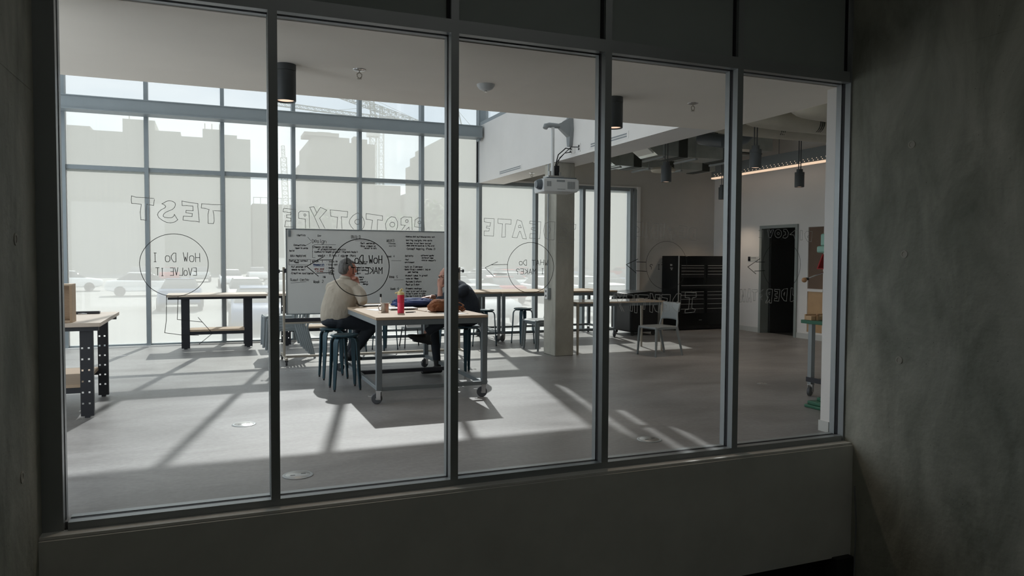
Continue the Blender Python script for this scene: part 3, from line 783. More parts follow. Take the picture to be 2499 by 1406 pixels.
def workbench(loc, L, D, H, label, x_legs, lw=0.11, group='workbenches with black perforated legs'):
    t = thing('workbench', label, 'workbench', loc, 0, group)
    MB().b(0, L, 0, D, H - 0.036, H).out('worktop', M['maple'], t, bevel=0.003)
    for ya in (0.05, D - 0.09): MB().b(0.02, L - 0.02, ya, ya + .04, H - 0.075, H - 0.037).out('under_rail', M['blackleg'], t, smooth=False)
    for xl in x_legs:
        shift(perforated_leg(lw, H - 0.075), xl, 0.12, 0).out('leg', M['blackleg'], t, smooth=False)
        shift(perforated_leg(lw * 0.9, H - 0.075), xl, D - 0.22, 0).out('leg', M['blackleg'], t, smooth=False)
    MB().b(x_legs[0] + lw - 0.004, x_legs[1] + 0.004, 0.13, D - 0.16, 0.275, 0.305).out('lower_shelf', M['ply'], t, bevel=0.002)
    for ya in (0.13, D - 0.19): MB().b(x_legs[0] + lw, x_legs[1], ya, ya + .03, 0.225, 0.274).out('shelf_rail', M['blackleg'], t, smooth=False)
    return t
workbench((-2.95, 7.42, 0), 2.02, 1.44, 0.865, 'plywood workbench in the near left foreground holding a small wooden box', (0.25, 1.84), 0.105)
workbench((-0.67, 12.50, 0), 1.49, 0.70, 0.865, 'plywood workbench at the window seen below the TEST lettering', (0.205, 1.135), 0.122)
workbench((0.86, 12.50, 0), 1.49, 0.70, 0.865, 'plywood workbench at the window half hidden behind the whiteboard and chair stack', (0.205, 1.135), 0.122)

# small open wooden box and black tray on the near bench
t = thing('wooden_box', 'small open light wooden box at the left edge of the near workbench', 'box', (-1.265, 7.55, 0.866))
for a_, b_, c_, d_ in ((0.09, 0.11, -0.06, 0.14), (-0.13, -0.11, -0.06, 0.14), (-0.11, 0.09, 0.12, 0.14)): MB().b(a_, b_, c_, d_, 0, 0.325).out('side_board', M['plyedge'], t, smooth=False)
MB().b(-0.11, 0.09, -0.06, 0.12, 0, 0.02).out('bottom', M['ply'], t, smooth=False)
MB().b(-0.13, 0.11, -0.06, 0.14, 0.325, 0.34).out('top', M['ply'], t, smooth=False)
t = thing('tool_tray', 'flat dark tray with small pliers on the near left workbench', 'tray', (-1.2, 8.62, 0.866), 0.05)
MB().b(-0.115, 0.115, -0.05, 0.05, 0, 0.006).b(-0.115, 0.115, -0.054, -0.046, 0, 0.022).b(-0.115, 0.115, 0.046, 0.054, 0, 0.022).b(-0.119, -0.111, -0.05, 0.05, 0, 0.022).b(0.111, 0.119, -0.05, 0.05, 0, 0.022).out('tray', M['darksteel'], t, smooth=False)
t = MB().tube([(-0.10, -0.085, 0.006), (-0.06, -0.072, 0.01), (-0.03, -0.075, 0.006)], 0.005).tube([(-0.10, -0.065, 0.006), (-0.06, -0.078, 0.01), (-0.02, -0.09, 0.006)], 0.005)
pl = t.out('small_pliers', M['chrome'])
pl.location = (-1.16, 8.58, 0.866)
tag(pl, 'tiny bright pliers lying in front of the dark tray', 'pliers')

def caster(parent, x, y, r=0.055, brake=True, rz=0.0):
    R = Matrix.Rotation(rz, 3, 'Z')
    m = MB()
    m.lathe([(0.001, -0.016), (r * .9, -0.016), (r, -0.010), (r, 0.010), (r * .9, 0.016), (0.001, 0.016)], (0, 0.0, r), 20, 'y')
    for i, v in enumerate(m.v):
        q = R @ Vector((v[0] - 0.02, v[1], v[2])); m.v[i] = (q.x + x, q.y + y, q.z)
    w = m.out('caster', M['wheel'], parent)
    f = MB()
    f.b(-0.022, 0.022, -0.026, -0.020, r * 0.8, 2 * r + 0.02).b(-0.022, 0.022, 0.020, 0.026, r * 0.8, 2 * r + 0.02).b(-0.03, 0.03, -0.028, 0.028, 2 * r + 0.016, 2 * r + 0.026)
    f.lathe([(0.001, -0.03), (0.008, -0.03), (0.008, 0.03), (0.001, 0.03)], (-0.02, 0, r), 10, 'y')
    if brake: f.b(-0.105, -0.04, -0.012, 0.012, r * 1.35, r * 1.5)
    for i, v in enumerate(f.v):
        q = R @ Vector(v); f.v[i] = (q.x + x, q.y + y, q.z)
    f.out('fork', M['chrome'], w)
def rolling_table(loc, L, D, H, label, lw=0.056, shelf=0.165, rr=0.055, group='grey steel tables on casters'):
    """L along x, D along y, origin at the near left corner"""
    t = thing('rolling_table', label, 'table', loc, 0, group)
    MB().b(-0.005, L + 0.005, -0.005, D + 0.005, H - 0.028, H).out('tabletop', M['ply'], t, bevel=0.003)
    cz = 2 * rr + 0.028
    a = H - 0.0285
    f = MB()
    f.b(lw, L - lw, 0.0, lw * .9, a - 0.055, a).b(lw, L - lw, D - lw * .9, D, a - 0.055, a).b(0, lw * .9, lw, D - lw, a - 0.055, a).b(L - lw * .9, L, lw, D - lw, a - 0.055, a)
    f.b(lw, L - lw, 0.005, 0.045, shelf - 0.035, shelf + 0.005).b(lw, L - lw, D - 0.045, D - 0.005, shelf - 0.035, shelf + 0.005)
    f.b(0.008, 0.05, lw, D - lw, shelf - 0.035, shelf + 0.005).b(L - 0.05, L - 0.008, lw, D - lw, shelf - 0.035, shelf + 0.005)
    f.out('frame', M['steel'], t, bevel=0.003)
    for x in (0, L - lw):
        for y in (0, D - lw):
            MB().b(x, x + lw, y, y + lw, cz, a - 0.001).out('leg', M['steel'], t, bevel=0.003)
            caster(t, x + lw / 2, y + lw / 2, rr, True, random.uniform(-0.5, 0.9))
    return t
t_main = rolling_table((1.49, 7.22, 0), 1.165, 2.33, 0.865, 'plywood topped steel table on casters where the two people sit', group='grey steel tables on casters')
MB().b(.045, 1.12, 1.12, 1.165, .130, .17).out('middle_rail', M['darksteel'], t_main, smooth=False)  # rail's shaded side is put into its darker steel colour
rolling_table((2.27, 12.02, 0), 2.40, 1.1, 0.87, 'rolling steel table at the window behind the seated pair, left of the two long ones')
rolling_table((4.70, 12.02, 0), 2.30, 1.1, 0.87, 'rolling steel table at the window running behind the concrete column')
# low table with pale splayed legs, right of the column
t = thing('work_table', 'glossy topped table on pale straight legs right of the concrete column', 'table', (5.09, 9.93, 0))
MB().b(0, 1.56, 0, 0.66, 0.775, 0.80).out('tabletop', mat('glossy_laminate', (0.46, 0.38, 0.30), 0.12, vary=0.05, scale=3), t, bevel=0.004)
MB().b(0.03, 1.53, 0.02, 0.045, 0.73, 0.774).b(0.03, 1.53, 0.615, 0.64, 0.73, 0.774).b(0.03, 0.055, 0.045, 0.615, 0.73, 0.774).b(1.505, 1.53, 0.045, 0.615, 0.73, 0.774).out('apron', M['steel'], t, smooth=False)
for x, y in ((0.03, 0.03), (1.53, 0.03), (0.03, 0.63), (1.53, 0.63)):
    MB().tube([(x, y, 0.0), (x, y, 0.775)], [0.017, 0.024], 12).out('leg', M['beigemetal'], t)

# ---- stools
def make_stool(label, loc, rz=0.0):
    t = thing('stool', label, 'stool', loc, rz, 'teal steel stools')
    MB().lathe([(0.001, 0.585), (0.145, 0.585), (0.156, 0.592), (0.158, 0.602), (0.150, 0.610), (0.135, 0.606), (0.001, 0.603)], n=36).out('seat', M['teal'], t)
    for k in range(4):
        a = PI / 4 + k * PI / 2
        d = Vector((math.cos(a), math.sin(a), 0))
        pts = [d * 0.04 + Vector((0, 0, .574)), d * 0.12 + Vector((0, 0, .574)), d * 0.150 + Vector((0, 0, .560)), d * 0.166 + Vector((0, 0, .525)), d * 0.178 + Vector((0, 0, .30)), d * 0.198 + Vector((0, 0, .02))]
        side = d.cross(Vector((0, 0, 1)))
        m = MB(); vs = []
        ws = [.024, .027, .029, .030, .025, .014]
        for i, p in enumerate(pts):
            dd = (pts[min(i + 1, 5)] - pts[max(i - 1, 0)]).normalized()
            nn = dd.cross(side).normalized()
            for s1, s2 in ((-1, -1), (1, -1), (1, 1), (-1, 1)):
                vs.append(p + side * s1 * ws[i] + nn * s2 * 0.008)
        fs = [(3, 2, 1, 0), (20, 21, 22, 23)]
        for i in range(5):
            for q in range(4):
                fs.append((i * 4 + q, i * 4 + (q + 1) % 4, i * 4 + 4 + (q + 1) % 4, i * 4 + 4 + q))
        m.add(vs, fs)
        l = m.out('leg', M['teal'], t, bevel=0.002)
        p = pts[5]
        MB().lathe([(0.001, 0), (0.011, 0), (0.012, 0.018), (0.009, 0.024), (0.001, 0.024)], (p.x, p.y, 0), 10).out('foot_cap', M['rubber'], l)
    return t
st0 = make_stool('empty teal steel stool in front of the man in the pale shirt', (1.345, 8.225, 0), 0.03)
dup(st0, (1.34, 9.04, 0), 0.05, 'teal steel stool the man in the pale shirt sits on')
dup(st0, (2.965, 8.80, 0), 0.35, 'teal steel stool the person in the navy sweater sits on')
dup(st0, (4.92, 11.62, 0), 0.2, 'teal stool standing behind the grey chairs left of the concrete column')
dup(st0, (4.16, 11.45, 0), 0.6, 'teal stool just behind the right corner of the main table')
dup(st0, (2.02, 11.5, 0), 0.3, 'teal stool under the window table, seen left of the main table leg')
dup(st0, (2.52, 11.55, 0), 0.5, 'teal stool left of the low white chair by the window table')
dup(st0, (3.50, 11.55, 0), 0.1, 'teal stool right of the low white chair by the window table')

# ---- stacking chairs (front = +y)
def make_chair(label, loc, rz=0.0, group='grey plastic stacking chairs'):
    t = thing('stacking_chair', label, 'chair', loc, rz, group)
    def seat(u, v):
        x = (u - .5) * (0.42 - 0.03 * (1 - v))
        y = -0.20 + v * 0.42
        z = 0.448 - 0.018 * math.sin(PI * v) * (1 - abs(2 * u - 1) ** 2) - (0.02 * max(0, v - 0.85) / 0.15)
        return Vector((x, y, z))
    m = MB().grid(seat, 12, 10)
    s = m.out('seat', M['chair'], t, raw=True)
    so = s.modifiers.new('solid', 'SOLIDIFY'); so.thickness = 0.014; so.offset = -1
    def back(u, v):
        wdt = 0.36 - 0.03 * math.sin(PI * v) + 0.03 * v
        x = (u - .5) * wdt
        z = 0.535 + v * 0.265
        if v < 0.08: z += 0.012 * (1 - (2 * u - 1) ** 2)
        y = -0.205 - v * 0.055 - 0.022 * (1 - (2 * u - 1) ** 2)
        return Vector((x, y, z))
    m = MB().grid(back, 12, 8)
    b_ = m.out('backrest', M['chair'], t, raw=True)
    so = b_.modifiers.new('solid', 'SOLIDIFY'); so.thickness = 0.012; so.offset = 0
    for sx in (-1, 1):
        MB().tube([(sx * .195, -0.19, .42), (sx * .188, -0.205, .50), (sx * .175, -0.215, .56), (sx * .165, -0.225, .64)], [.016, .016, .014, .008], 8).out('back_upright', M['chair'], t)
        MB().tube([(sx * .193, 0.195, .44), (sx * .198, 0.205, .40), (sx * .215, 0.225, .0)], [.015, .014, .009], 10, flat=1.9, up=(0, 1, 0)).out('leg', M['chair'], t)
        MB().tube([(sx * .193, -0.185, .44), (sx * .198, -0.195, .40), (sx * .205, -0.30, .0)], [.015, .014, .009], 10, flat=1.9, up=(0, 1, 0)).out('leg', M['chair'], t)
    MB().b(-.195, .195, .19, .205, .405, .437).b(-.195, .195, -.20, -.185, .405, .437).b(-.205, -.19, -.19, .19, .405, .437).b(.19, .205, -.19, .19, .405, .437).out('seat_rim', M['chair'], t, bevel=0.004)
    return t
ch0 = make_chair('single grey plastic chair standing in front of the pale legged table', (6.27, 9.52, 0), math.radians(97))
names = ['bottom', 'second', 'third', 'fourth', 'fifth', 'top']
for k in range(6):
    dup(ch0, (1.055 - 0.036 * k, 11.10, 0.036 * k + (0.0 if k == 0 else 0.0)), math.radians(90),
        'grey plastic chair behind the whiteboard frame, %s of the stack of six' % names[k], 'stack of grey chairs behind the whiteboard')
dup(ch0, (4.92, 10.80, 0), math.radians(98), 'lower grey chair of the pair stacked left of the column', 'pair of stacked grey chairs by the column')
dup(ch0, (4.885, 10.805, 0.036), math.radians(98), 'upper grey chair of the pair stacked left of the column', 'pair of stacked grey chairs by the column')

lc = thing('low_chair', 'low chair with a white back panel seen under the main table', 'chair', (3.01, 11.62, 0))
MB().add([(-.115, 0, .34), (.115, 0, .34), (.125, .02, .60), (-.125, .02, .60), (-.115, .012, .34), (.115, .012, .34), (.125, .032, .60), (-.125, .032, .60)], [(0, 1, 2, 3), (7, 6, 5, 4), (0, 4, 5, 1), (1, 5, 6, 2), (2, 6, 7, 3), (3, 7, 4, 0)]).out('back_panel', M['paper'], lc, smooth=False)
MB().b(-.14, .14, .04, .30, .30, .325).out('seat', M['chair'], lc, bevel=.004)
for x in (-.13, .13):
    MB().tube([(x, .01, .60), (x * 1.05, .02, .31), (x * 1.25, -.03, 0)], .010, 8).out('leg', M['darksteel'], lc)
    MB().tube([(x, .28, .30), (x * 1.25, .33, 0)], .010, 8).out('leg', M['darksteel'], lc)

# ---- rolling whiteboard
wb = thing('whiteboard', 'large rolling whiteboard covered in handwritten week plans behind the seated pair', 'whiteboard', (0, 10.6, 0))
MB().b(0.945, 3.40, -0.012, 0.012, 0.672, 1.845).out('board', M['whiteboard'], wb, smooth=False)
MB().b(0.935, 3.41, -0.018, 0.018, 1.838, 1.852).b(0.935, 3.41, -0.018, 0.018, 0.660, 0.674).b(0.935, 0.948, -0.018, 0.018, 0.66, 1.85).b(3.397, 3.41, -0.018, 0.018, 0.66, 1.85).out('board_rim', M['steel'], wb, smooth=False)
MB().b(0.965, 1.0, -0.026, -0.0125, 1.74, 1.83).out('magnet', M['steel'], wb, bevel=0.003)
for x in (0.905, 3.44):
    MB().b(x - 0.016, x + 0.016, -0.016, 0.016, 0.10, 1.32).out('post', M['beigemetal'], wb, bevel=0.003)
    MB().beam((x, -0.36, 0.085), (x, 0.36, 0.085), 0.035, 0.03).out('foot', M['beigemetal'], wb, bevel=0.003)
MB().b(0.924, 3.421, -0.014, 0.014, 0.060, 0.092).out('base_bar', M['beigemetal'], wb, bevel=0.003)
MB().b(0.92, 3.43, -0.03, 0.0, 0.560, 0.612).out('lower_crossbar', M['darksteel'], wb, smooth=False)
MB().b(0.92, 3.43, -0.03, 0.0, 0.535, 0.559).out('crossbar_lip', M['beigemetal'], wb, smooth=False)
for x, s in ((0.905, -1), (3.44, 1)):
    k = MB().lathe([(0.001, s * 0.016), (0.008, s * 0.016), (0.008, s * 0.05), (0.026, s * 0.052), (0.026, s * 0.07), (0.001, s * 0.072)], (x, 0, 1.265), 12, 'x')
    k.b(min(x, x - s * 0.035), max(x, x - s * 0.035), -0.02, 0.02, 1.24, 1.30)
    k.out('pivot_knob', M['darksteel'], wb)
    for yy in (-0.34, 0.34):
        c_ = MB().lathe([(0.001, -.012), (.030, -.012), (.033, 0), (.030, .012), (.001, .012)], (x, yy, 0.033), 16, 'x')
        c_.b(x - 0.02, x + 0.02, yy - 0.02, yy + 0.02, 0.05, 0.07)
        c_.out('caster', M['rubber'], wb)
g = MB(); ggrey = MB()
for (x, z, h, s) in BOARD_TEXT:
    big = h > 0.036
    faint = s in ('Env', 'Guest Center', 'Connections', 'identify', 'Week 2', 'WEEK3', 'Week 4', 'Week 5', 'Week 6', 'Design')
    write_text(g if not faint else ggrey, s, x, z, h * 0.9, 0.0055 if not big else 0.0062, -0.0135, width=len(s) * h * 0.60, jit=0.13)
def line(mb, pts): ribbon(mb, pts, 0.005, -0.0135)
def bp_(x, y):    # straight strokes on the board, in board metres
    return (0.951 + (x - 305) / 5 * 0.005895, 1.845 - (y - 90) / 5 * 0.00565)
line(ggrey, [bp_(610, 275), bp_(865, 275)]); line(ggrey, [bp_(540, 185), bp_(580, 235)]); line(ggrey, [bp_(580, 250), bp_(510, 292)])
line(ggrey, [bp_(620, 292), bp_(592, 292), bp_(592, 435), bp_(625, 438)])
line(ggrey, [bp_(325, 460), bp_(570, 460), bp_(570, 528), bp_(325, 528), bp_(325, 460)])
line(g, [bp_(1095, 222), bp_(1265, 222)]); line(ggrey, [bp_(1540, 470), bp_(1660, 470)]); line(ggrey, [bp_(1570, 718), bp_(1690, 718)])
line(ggrey, [bp_(345, 748), bp_(440, 742), bp_(520, 735)])
g.out('black_writing', M['boardink'], wb, smooth=False, raw=True)
ggrey.out('faint_writing', mat('board_marker_dark_grey', (0.12, 0.125, 0.125), 0.6), wb, smooth=False, raw=True)
g = MB(); write_text(g, 'Research', 1.303, 1.345, .022, .006, -0.0135, width=.15, jit=.05); line(g, [(1.303, 1.335), (1.45, 1.335)])
g.out('blue_writing', M['boardblue'], wb, smooth=False, raw=True)
g = MB(); write_text(g, 'who and', 1.319, 1.285, .022, .006, -0.0135, width=.13, jit=.05); write_text(g, 'roles', 1.33, 1.255, .02, .005, -0.0135, width=.11, jit=.05)
g.out('red_writing', M['boardred'], wb, smooth=False, raw=True)
g = MB(); write_text(g, 'needs', 2.36, 1.655, .018, .005, -0.0135, width=.11, jit=.05); write_text(g, 'wants', 2.37, 1.62, .018, .005, -0.0135, width=.10, jit=.05)
g.out('pale_writing', M['boardgrey'], wb, smooth=False, raw=True)

# ---- things on the main table
T = 0.8655
t = thing('mug', 'brushed metal mug with a side handle on the main table', 'mug', (1.722, 7.90, T))
MB().lathe([(0.001, 0), (0.038, 0), (0.041, 0.006), (0.042, 0.092), (0.046, 0.096), (0.046, 0.100), (0.040, 0.100), (0.038, 0.010), (0.001, 0.010)]).out('cup', M['mug'], t)
MB().tube([(-0.040, -0.01, .080), (-0.062, -0.012, .078), (-0.074, -0.014, .055), (-0.064, -0.012, .026), (-0.040, -0.01, .022)], 0.005, 8).out('handle', M['mug'], t)
t = thing('water_bottle', 'tall red translucent water bottle with yellow flip spout on the main table', 'bottle', (1.857, 7.73, T))
MB().lathe([(0.001, 0), (0.034, 0), (0.036, 0.01), (0.036, 0.105), (0.0345, 0.110), (0.001, 0.110)]).out('lower_bottle', M['reddrink'], t)
MB().lathe([(0.001, 0.110), (0.035, 0.110), (0.037, 0.118), (0.037, 0.195), (0.001, 0.195)]).out('upper_bottle', M['redplastic'], t)
MB().lathe([(0.001, 0.195), (0.037, 0.195), (0.037, 0.218), (0.028, 0.228), (0.012, 0.232), (0.012, 0.252), (0.001, 0.252)]).tube([(0.0, 0, 0.238), (-0.028, 0, 0.222), (-0.062, 0, 0.212)], [.010, .008, .007], 8).tube([(-0.012, 0, .24), (0.012, 0, .262), (.026, 0, .245)], .006, 8).out('spout_cap', M['yellowplastic'], t)
def sheet(name, x, y, w_, d_, rz, label, m, h=0.002, z=T, cat='paper', group=None):
    o = MB().b(-w_ / 2, w_ / 2, -d_ / 2, d_ / 2, 0, h).out(name, M[m], smooth=False)
    o.location = (x, y, z); o.rotation_euler = (0, 0, rz)
    return tag(o, label, cat, group)
sheet('paper_sheet', 1.74, 8.29, .21, .30, 0.25, 'white paper sheet nearest the mug on the main table', 'paper', group='loose papers on the main table')
sheet('paper_sheet', 1.93, 8.62, .21, .30, -0.5, 'white paper sheet lying beyond the mug, left of the navy bag', 'paper', h=0.003, group='loose papers on the main table')
sheet('paper_sheet', 2.36, 7.50, .20, .28, 0.5, 'white paper sheet partly under the brown suede bag', 'paper', h=0.003, group='loose papers on the main table')
sheet('notebook', 1.80, 8.98, .28, .22, 0.12, 'dark covered notebook lying open beside the elbow of the man in pale shirt', 'blackgloss', h=0.012, cat='notebook')
sheet('paper_sheet', 1.80, 8.98, .255, .20, 0.12, 'white page on top of the dark notebook by the elbow', 'paper', h=0.004, z=T + 0.0125, group='loose papers on the main table')
t = thing('laptop', 'closed silver white laptop with dark underside behind the red bottle', 'laptop', (2.0, 8.26, T), 0.02)
MB().b(-.155, .155, -.105, .105, .002, .010).out('base', M['black'], t, bevel=.002)
MB().b(-.155, .155, -.105, .105, .0105, .022).out('lid', M['paper'], t, bevel=.003)
m = MB()
for k in range(9): m.b(-.06 + k * .022, -.048 + k * .022, -.1065, -.1052, .013, .017)
m.out('side_port', M['projgrey'], t, smooth=False)
ru = MB().b(-.24, .24, -.012, .012, 0, .006).out('wooden_ruler', M['plyedge'], smooth=False)
ru.location = (2.13, 8.10, T); ru.rotation_euler = (0, 0, math.radians(100)); tag(ru, 'thin wooden ruler pointing away beside the laptop', 'ruler')
kf = MB().b(-.045, .045, -.008, .008, 0, .010).tube([(.045, 0, .005), (.07, 0, .005)], .004, 6).out('pocket_knife', M['black'])
kf.location = (1.96, 7.76, T); kf.rotation_euler = (0, 0, .15); tag(kf, 'small black pocket tool lying right of the red bottle', 'tool')
mk = thing('marker_pen', 'white marker pen with black cap standing upright at the far table edge', 'pen', (2.0, 9.42, T))
MB().lathe([(.001, 0), (.010, 0), (.010, .08), (.007, .085), (.001, .085)], n=12).out('barrel', M['paper'], mk)
MB().lathe([(.001, .085), (.012, .085), (.012, .122), (.009, .126), (.001, .126)], n=12).out('cap', M['black'], mk)

def crumple(name, loc, sx, sy, sz, m, seed, label, cat, rz=0, folds=5, flat=0.55):
    rnd = random.Random(seed)
    ph = [(rnd.uniform(0, 6), rnd.uniform(2, 7), rnd.uniform(-1, 1), rnd.uniform(-1, 1)) for _ in range(folds)]
    me = bpy.data.meshes.new(name)
    bm = bmesh.new(); bmesh.ops.create_icosphere(bm, subdivisions=5, radius=1)
    for v in bm.verts:
        p = v.co.copy()
        q = Vector((abs(p.x) ** flat * (1 if p.x > 0 else -1), abs(p.y) ** flat * (1 if p.y > 0 else -1), p.z))
        d = 0
        for a, f_, gx, gy in ph: d += math.sin(a + f_ * (p.x * gx + p.y * gy + p.z * .6))
        d = 1 + 0.06 * d + 0.085 * abs(math.sin(5 * p.x + 7 * p.y + 4 * p.z + seed)) + 0.055 * abs(math.sin(13 * p.x - 8 * p.y + 3 * p.z + 2 * seed)) - 0.05 * abs(math.sin(21 * p.z + 9 * p.x + 5 * p.y))
        z = max(-0.98, q.z * d)
        v.co = Vector((q.x * sx * d, q.y * sy * d, (z + 0.98) * sz / 2))
    bm.to_mesh(me); bm.free(); me.shade_smooth(); me.materials.append(M[m])
    o = bpy.data.objects.new(name, me); col.objects.link(o)
    o.location = loc; o.rotation_euler = (0, 0, rz)
    if cat: tag(o, label, cat)
    return o
crumple('cloth_bag', (2.24, 8.74, T), .23, .15, .105, 'navycloth', 3, 'crumpled navy blue cloth bag in the middle of the main table', 'bag', 0.2, 6)
ts = thing('trinket_stand', 'thin silver stem with a small dark loop standing behind the navy bag', 'stand', (2.46, 9.02, T))
MB().lathe([(.001, 0), (.018, 0), (.018, .006), (.003, .008), (.003, .15), (.001, .15)], n=12).out('stem', M['chrome'], ts)
MB().tube([(.004, 0, .15), (-.012, 0, .13), (-.016, 0, .10), (-.004, 0, .085), (.012, 0, .10), (.008, 0, .13)], .0045, 8).out('loop', M['black'], ts)
bg = thing('suede_bag', 'slumped brown suede bag near the right front of the main table', 'bag', (2.36, 7.80, T))
b_ = crumple('pouch', (0, 0, 0), .155, .14, .135, 'brownbag', 8, None, None, 0.1, 7, 0.6); b_.parent = bg
MB().tube([(.10, -.06, .10), (.15, -.09, .10), (.20, -.08, .07), (.17, -.05, .035), (.12, -.06, .05), (.18, -.09, .012), (.225, -.05, .02), (.22, 0, .04), (.13, .04, .06)], .013, 8, flat=.5).out('strap', M['brownbag'], bg)

# ================================================================== people
def catmull(P, k=5):
    out = []
    n = len(P)
    for i in range(n - 1):
        p0 = P[max(i - 1, 0)]; p1 = P[i]; p2 = P[i + 1]; p3 = P[min(i + 2, n - 1)]
        for j in range(k):
            t = j / k
            out.append([0.5 * ((2 * b) + (-a + c) * t + (2 * a - 5 * b + 4 * c - d) * t * t + (-a + 3 * b - 3 * c + d) * t ** 3) for a, b, c, d in zip(p0, p1, p2, p3)])
    out.append(list(P[-1]))
    return out
def limb(m, pts, radii, side=(1, 0, 0), n=20, k=5, cap=0.7):
    """smooth tapering limb with elliptical sections; radii = r or (r_side, r_other)"""
    P = []
    for p, r in zip(pts, radii):
        if not isinstance(r, (tuple, list)): r = (r, r)
        P.append(list(p) + [r[0], r[1]])
    Q = catmull(P, k) if len(P) > 2 else catmull(P, 3)
    C = [Vector(q[:3]) for q in Q]
    d0 = (C[0] - C[1]).normalized(); d1 = (C[-1] - C[-2]).normalized()
    secs = []
    for s in (0.96, 0.8, 0.5):
        w_ = math.sqrt(max(0, 1 - s * s)); secs.append((C[0] + d0 * min(Q[0][3], Q[0][4]) * s * cap, Q[0][3] * w_, Q[0][4] * w_))
    for c_, q in zip(C, Q): secs.append((c_, q[3], q[4]))
    for s in (0.5, 0.8, 0.96):
        w_ = math.sqrt(max(0, 1 - s * s)); secs.append((C[-1] + d1 * min(Q[-1][3], Q[-1][4]) * s * cap, Q[-1][3] * w_, Q[-1][4] * w_))
    side = Vector(side)
    vs = []
    N = len(secs)
    for i, (c_, a, b) in enumerate(secs):
        d = (secs[min(i + 1, N - 1)][0] - secs[max(i - 1, 0)][0])
        if d.length < 1e-6: d = Vector((0, 0, 1))
        d.normalize()
        sd = side - d * side.dot(d)
        if sd.length < 0.15: sd = Vector((0.3, 0.9, 0.2)) - d * Vector((0.3, 0.9, 0.2)).dot(d)
        sd.normalize(); o_ = d.cross(sd)
        for q in range(n):
            t = 2 * PI * q / n
            vs.append(c_ + sd * math.cos(t) * a + o_ * math.sin(t) * b)
    fs = []
    for i in range(N - 1):
        for q in range(n):
            fs.append((i * n + q, i * n + (q + 1) % n, (i + 1) * n + (q + 1) % n, (i + 1) * n + q))
    fs.append(tuple(reversed(range(n)))); fs.append(tuple(range((N - 1) * n, N * n)))
    m.add(vs, fs)
def fused(m, name, material, parent, voxel=0.007, smooth=4, wrinkle=0.0, wscale=9.0, label=None):
    """union of the overlapping limbs as one continuous skin"""
    me = m.mesh(name + '_src')
    o = bpy.data.objects.new(name, me); col.objects.link(o)
    r = o.modifiers.new('r', 'REMESH'); r.mode = 'VOXEL'; r.voxel_size = voxel
    if smooth:
        s = o.modifiers.new('s', 'SMOOTH'); s.factor = 0.5; s.iterations = smooth
    if wrinkle:
        tx = bpy.data.textures.new(name + '_folds', 'CLOUDS'); tx.noise_scale = 1 / wscale; tx.noise_depth = 2
        d = o.modifiers.new('d', 'DISPLACE'); d.texture = tx; d.strength = wrinkle; d.mid_level = 0.5; d.texture_coords = 'LOCAL'
    dg = bpy.context.evaluated_depsgraph_get()
    fin = bpy.data.meshes.new_from_object(o.evaluated_get(dg))
    fin.name = name
    o.modifiers.clear(); o.data = fin
    fin.materials.clear(); fin.materials.append(material)
    fin.shade_smooth()
    o.parent = parent
    if label: o['label'] = label
    return o
def V(*a): return Vector(a)
def head(m, c, f, up, s=1.0):
    """skull, jaw, nose, ears, brow. f = face direction, up = crown direction"""
    f = f.normalized(); r = f.cross(up).normalized(); u = r.cross(f).normalized()
    def P(a, b, c_): return c + (f * a + r * b + u * c_) * s
    limb(m, [P(-.025, 0, -.03), P(-.015, 0, .03), P(-.005, 0, .055)], [(.068 * s, .088 * s), (.076 * s, .097 * s), (.070 * s, .088 * s)], side=r, cap=.8)
    limb(m, [P(.03, 0, .05), P(.045, 0, 0), P(.045, 0, -.05), P(.052, 0, -.098)], [(.062 * s, .05 * s), (.060 * s, .05 * s), (.048 * s, .046 * s), (.026 * s, .030 * s)], side=r, cap=.6)
    limb(m, [P(.085, 0, .018), P(.108, 0, -.018), P(.112, 0, -.030)], [(.008 * s, .010 * s), (.012 * s, .014 * s), (.015 * s, .010 * s)], side=r, n=12, cap=.7)
    limb(m, [P(.086, -.035, .030), P(.098, 0, .030), P(.086, .035, .030)], [.010 * s, .012 * s, .010 * s], side=u, n=12)
    limb(m, [P(.090, -.022, -.062), P(.098, 0, -.060), P(.090, .022, -.062)], [.008 * s, .010 * s, .008 * s], side=u, n=12)
    for sg_ in (-1, 1):
        limb(m, [P(-.012, sg_ * .078, .028), P(-.018, sg_ * .090, .010), P(-.008, sg_ * .082, -.028)], [(.010 * s, .018 * s), (.009 * s, .022 * s), (.008 * s, .010 * s)], side=r, n=12, cap=.7)
    return P
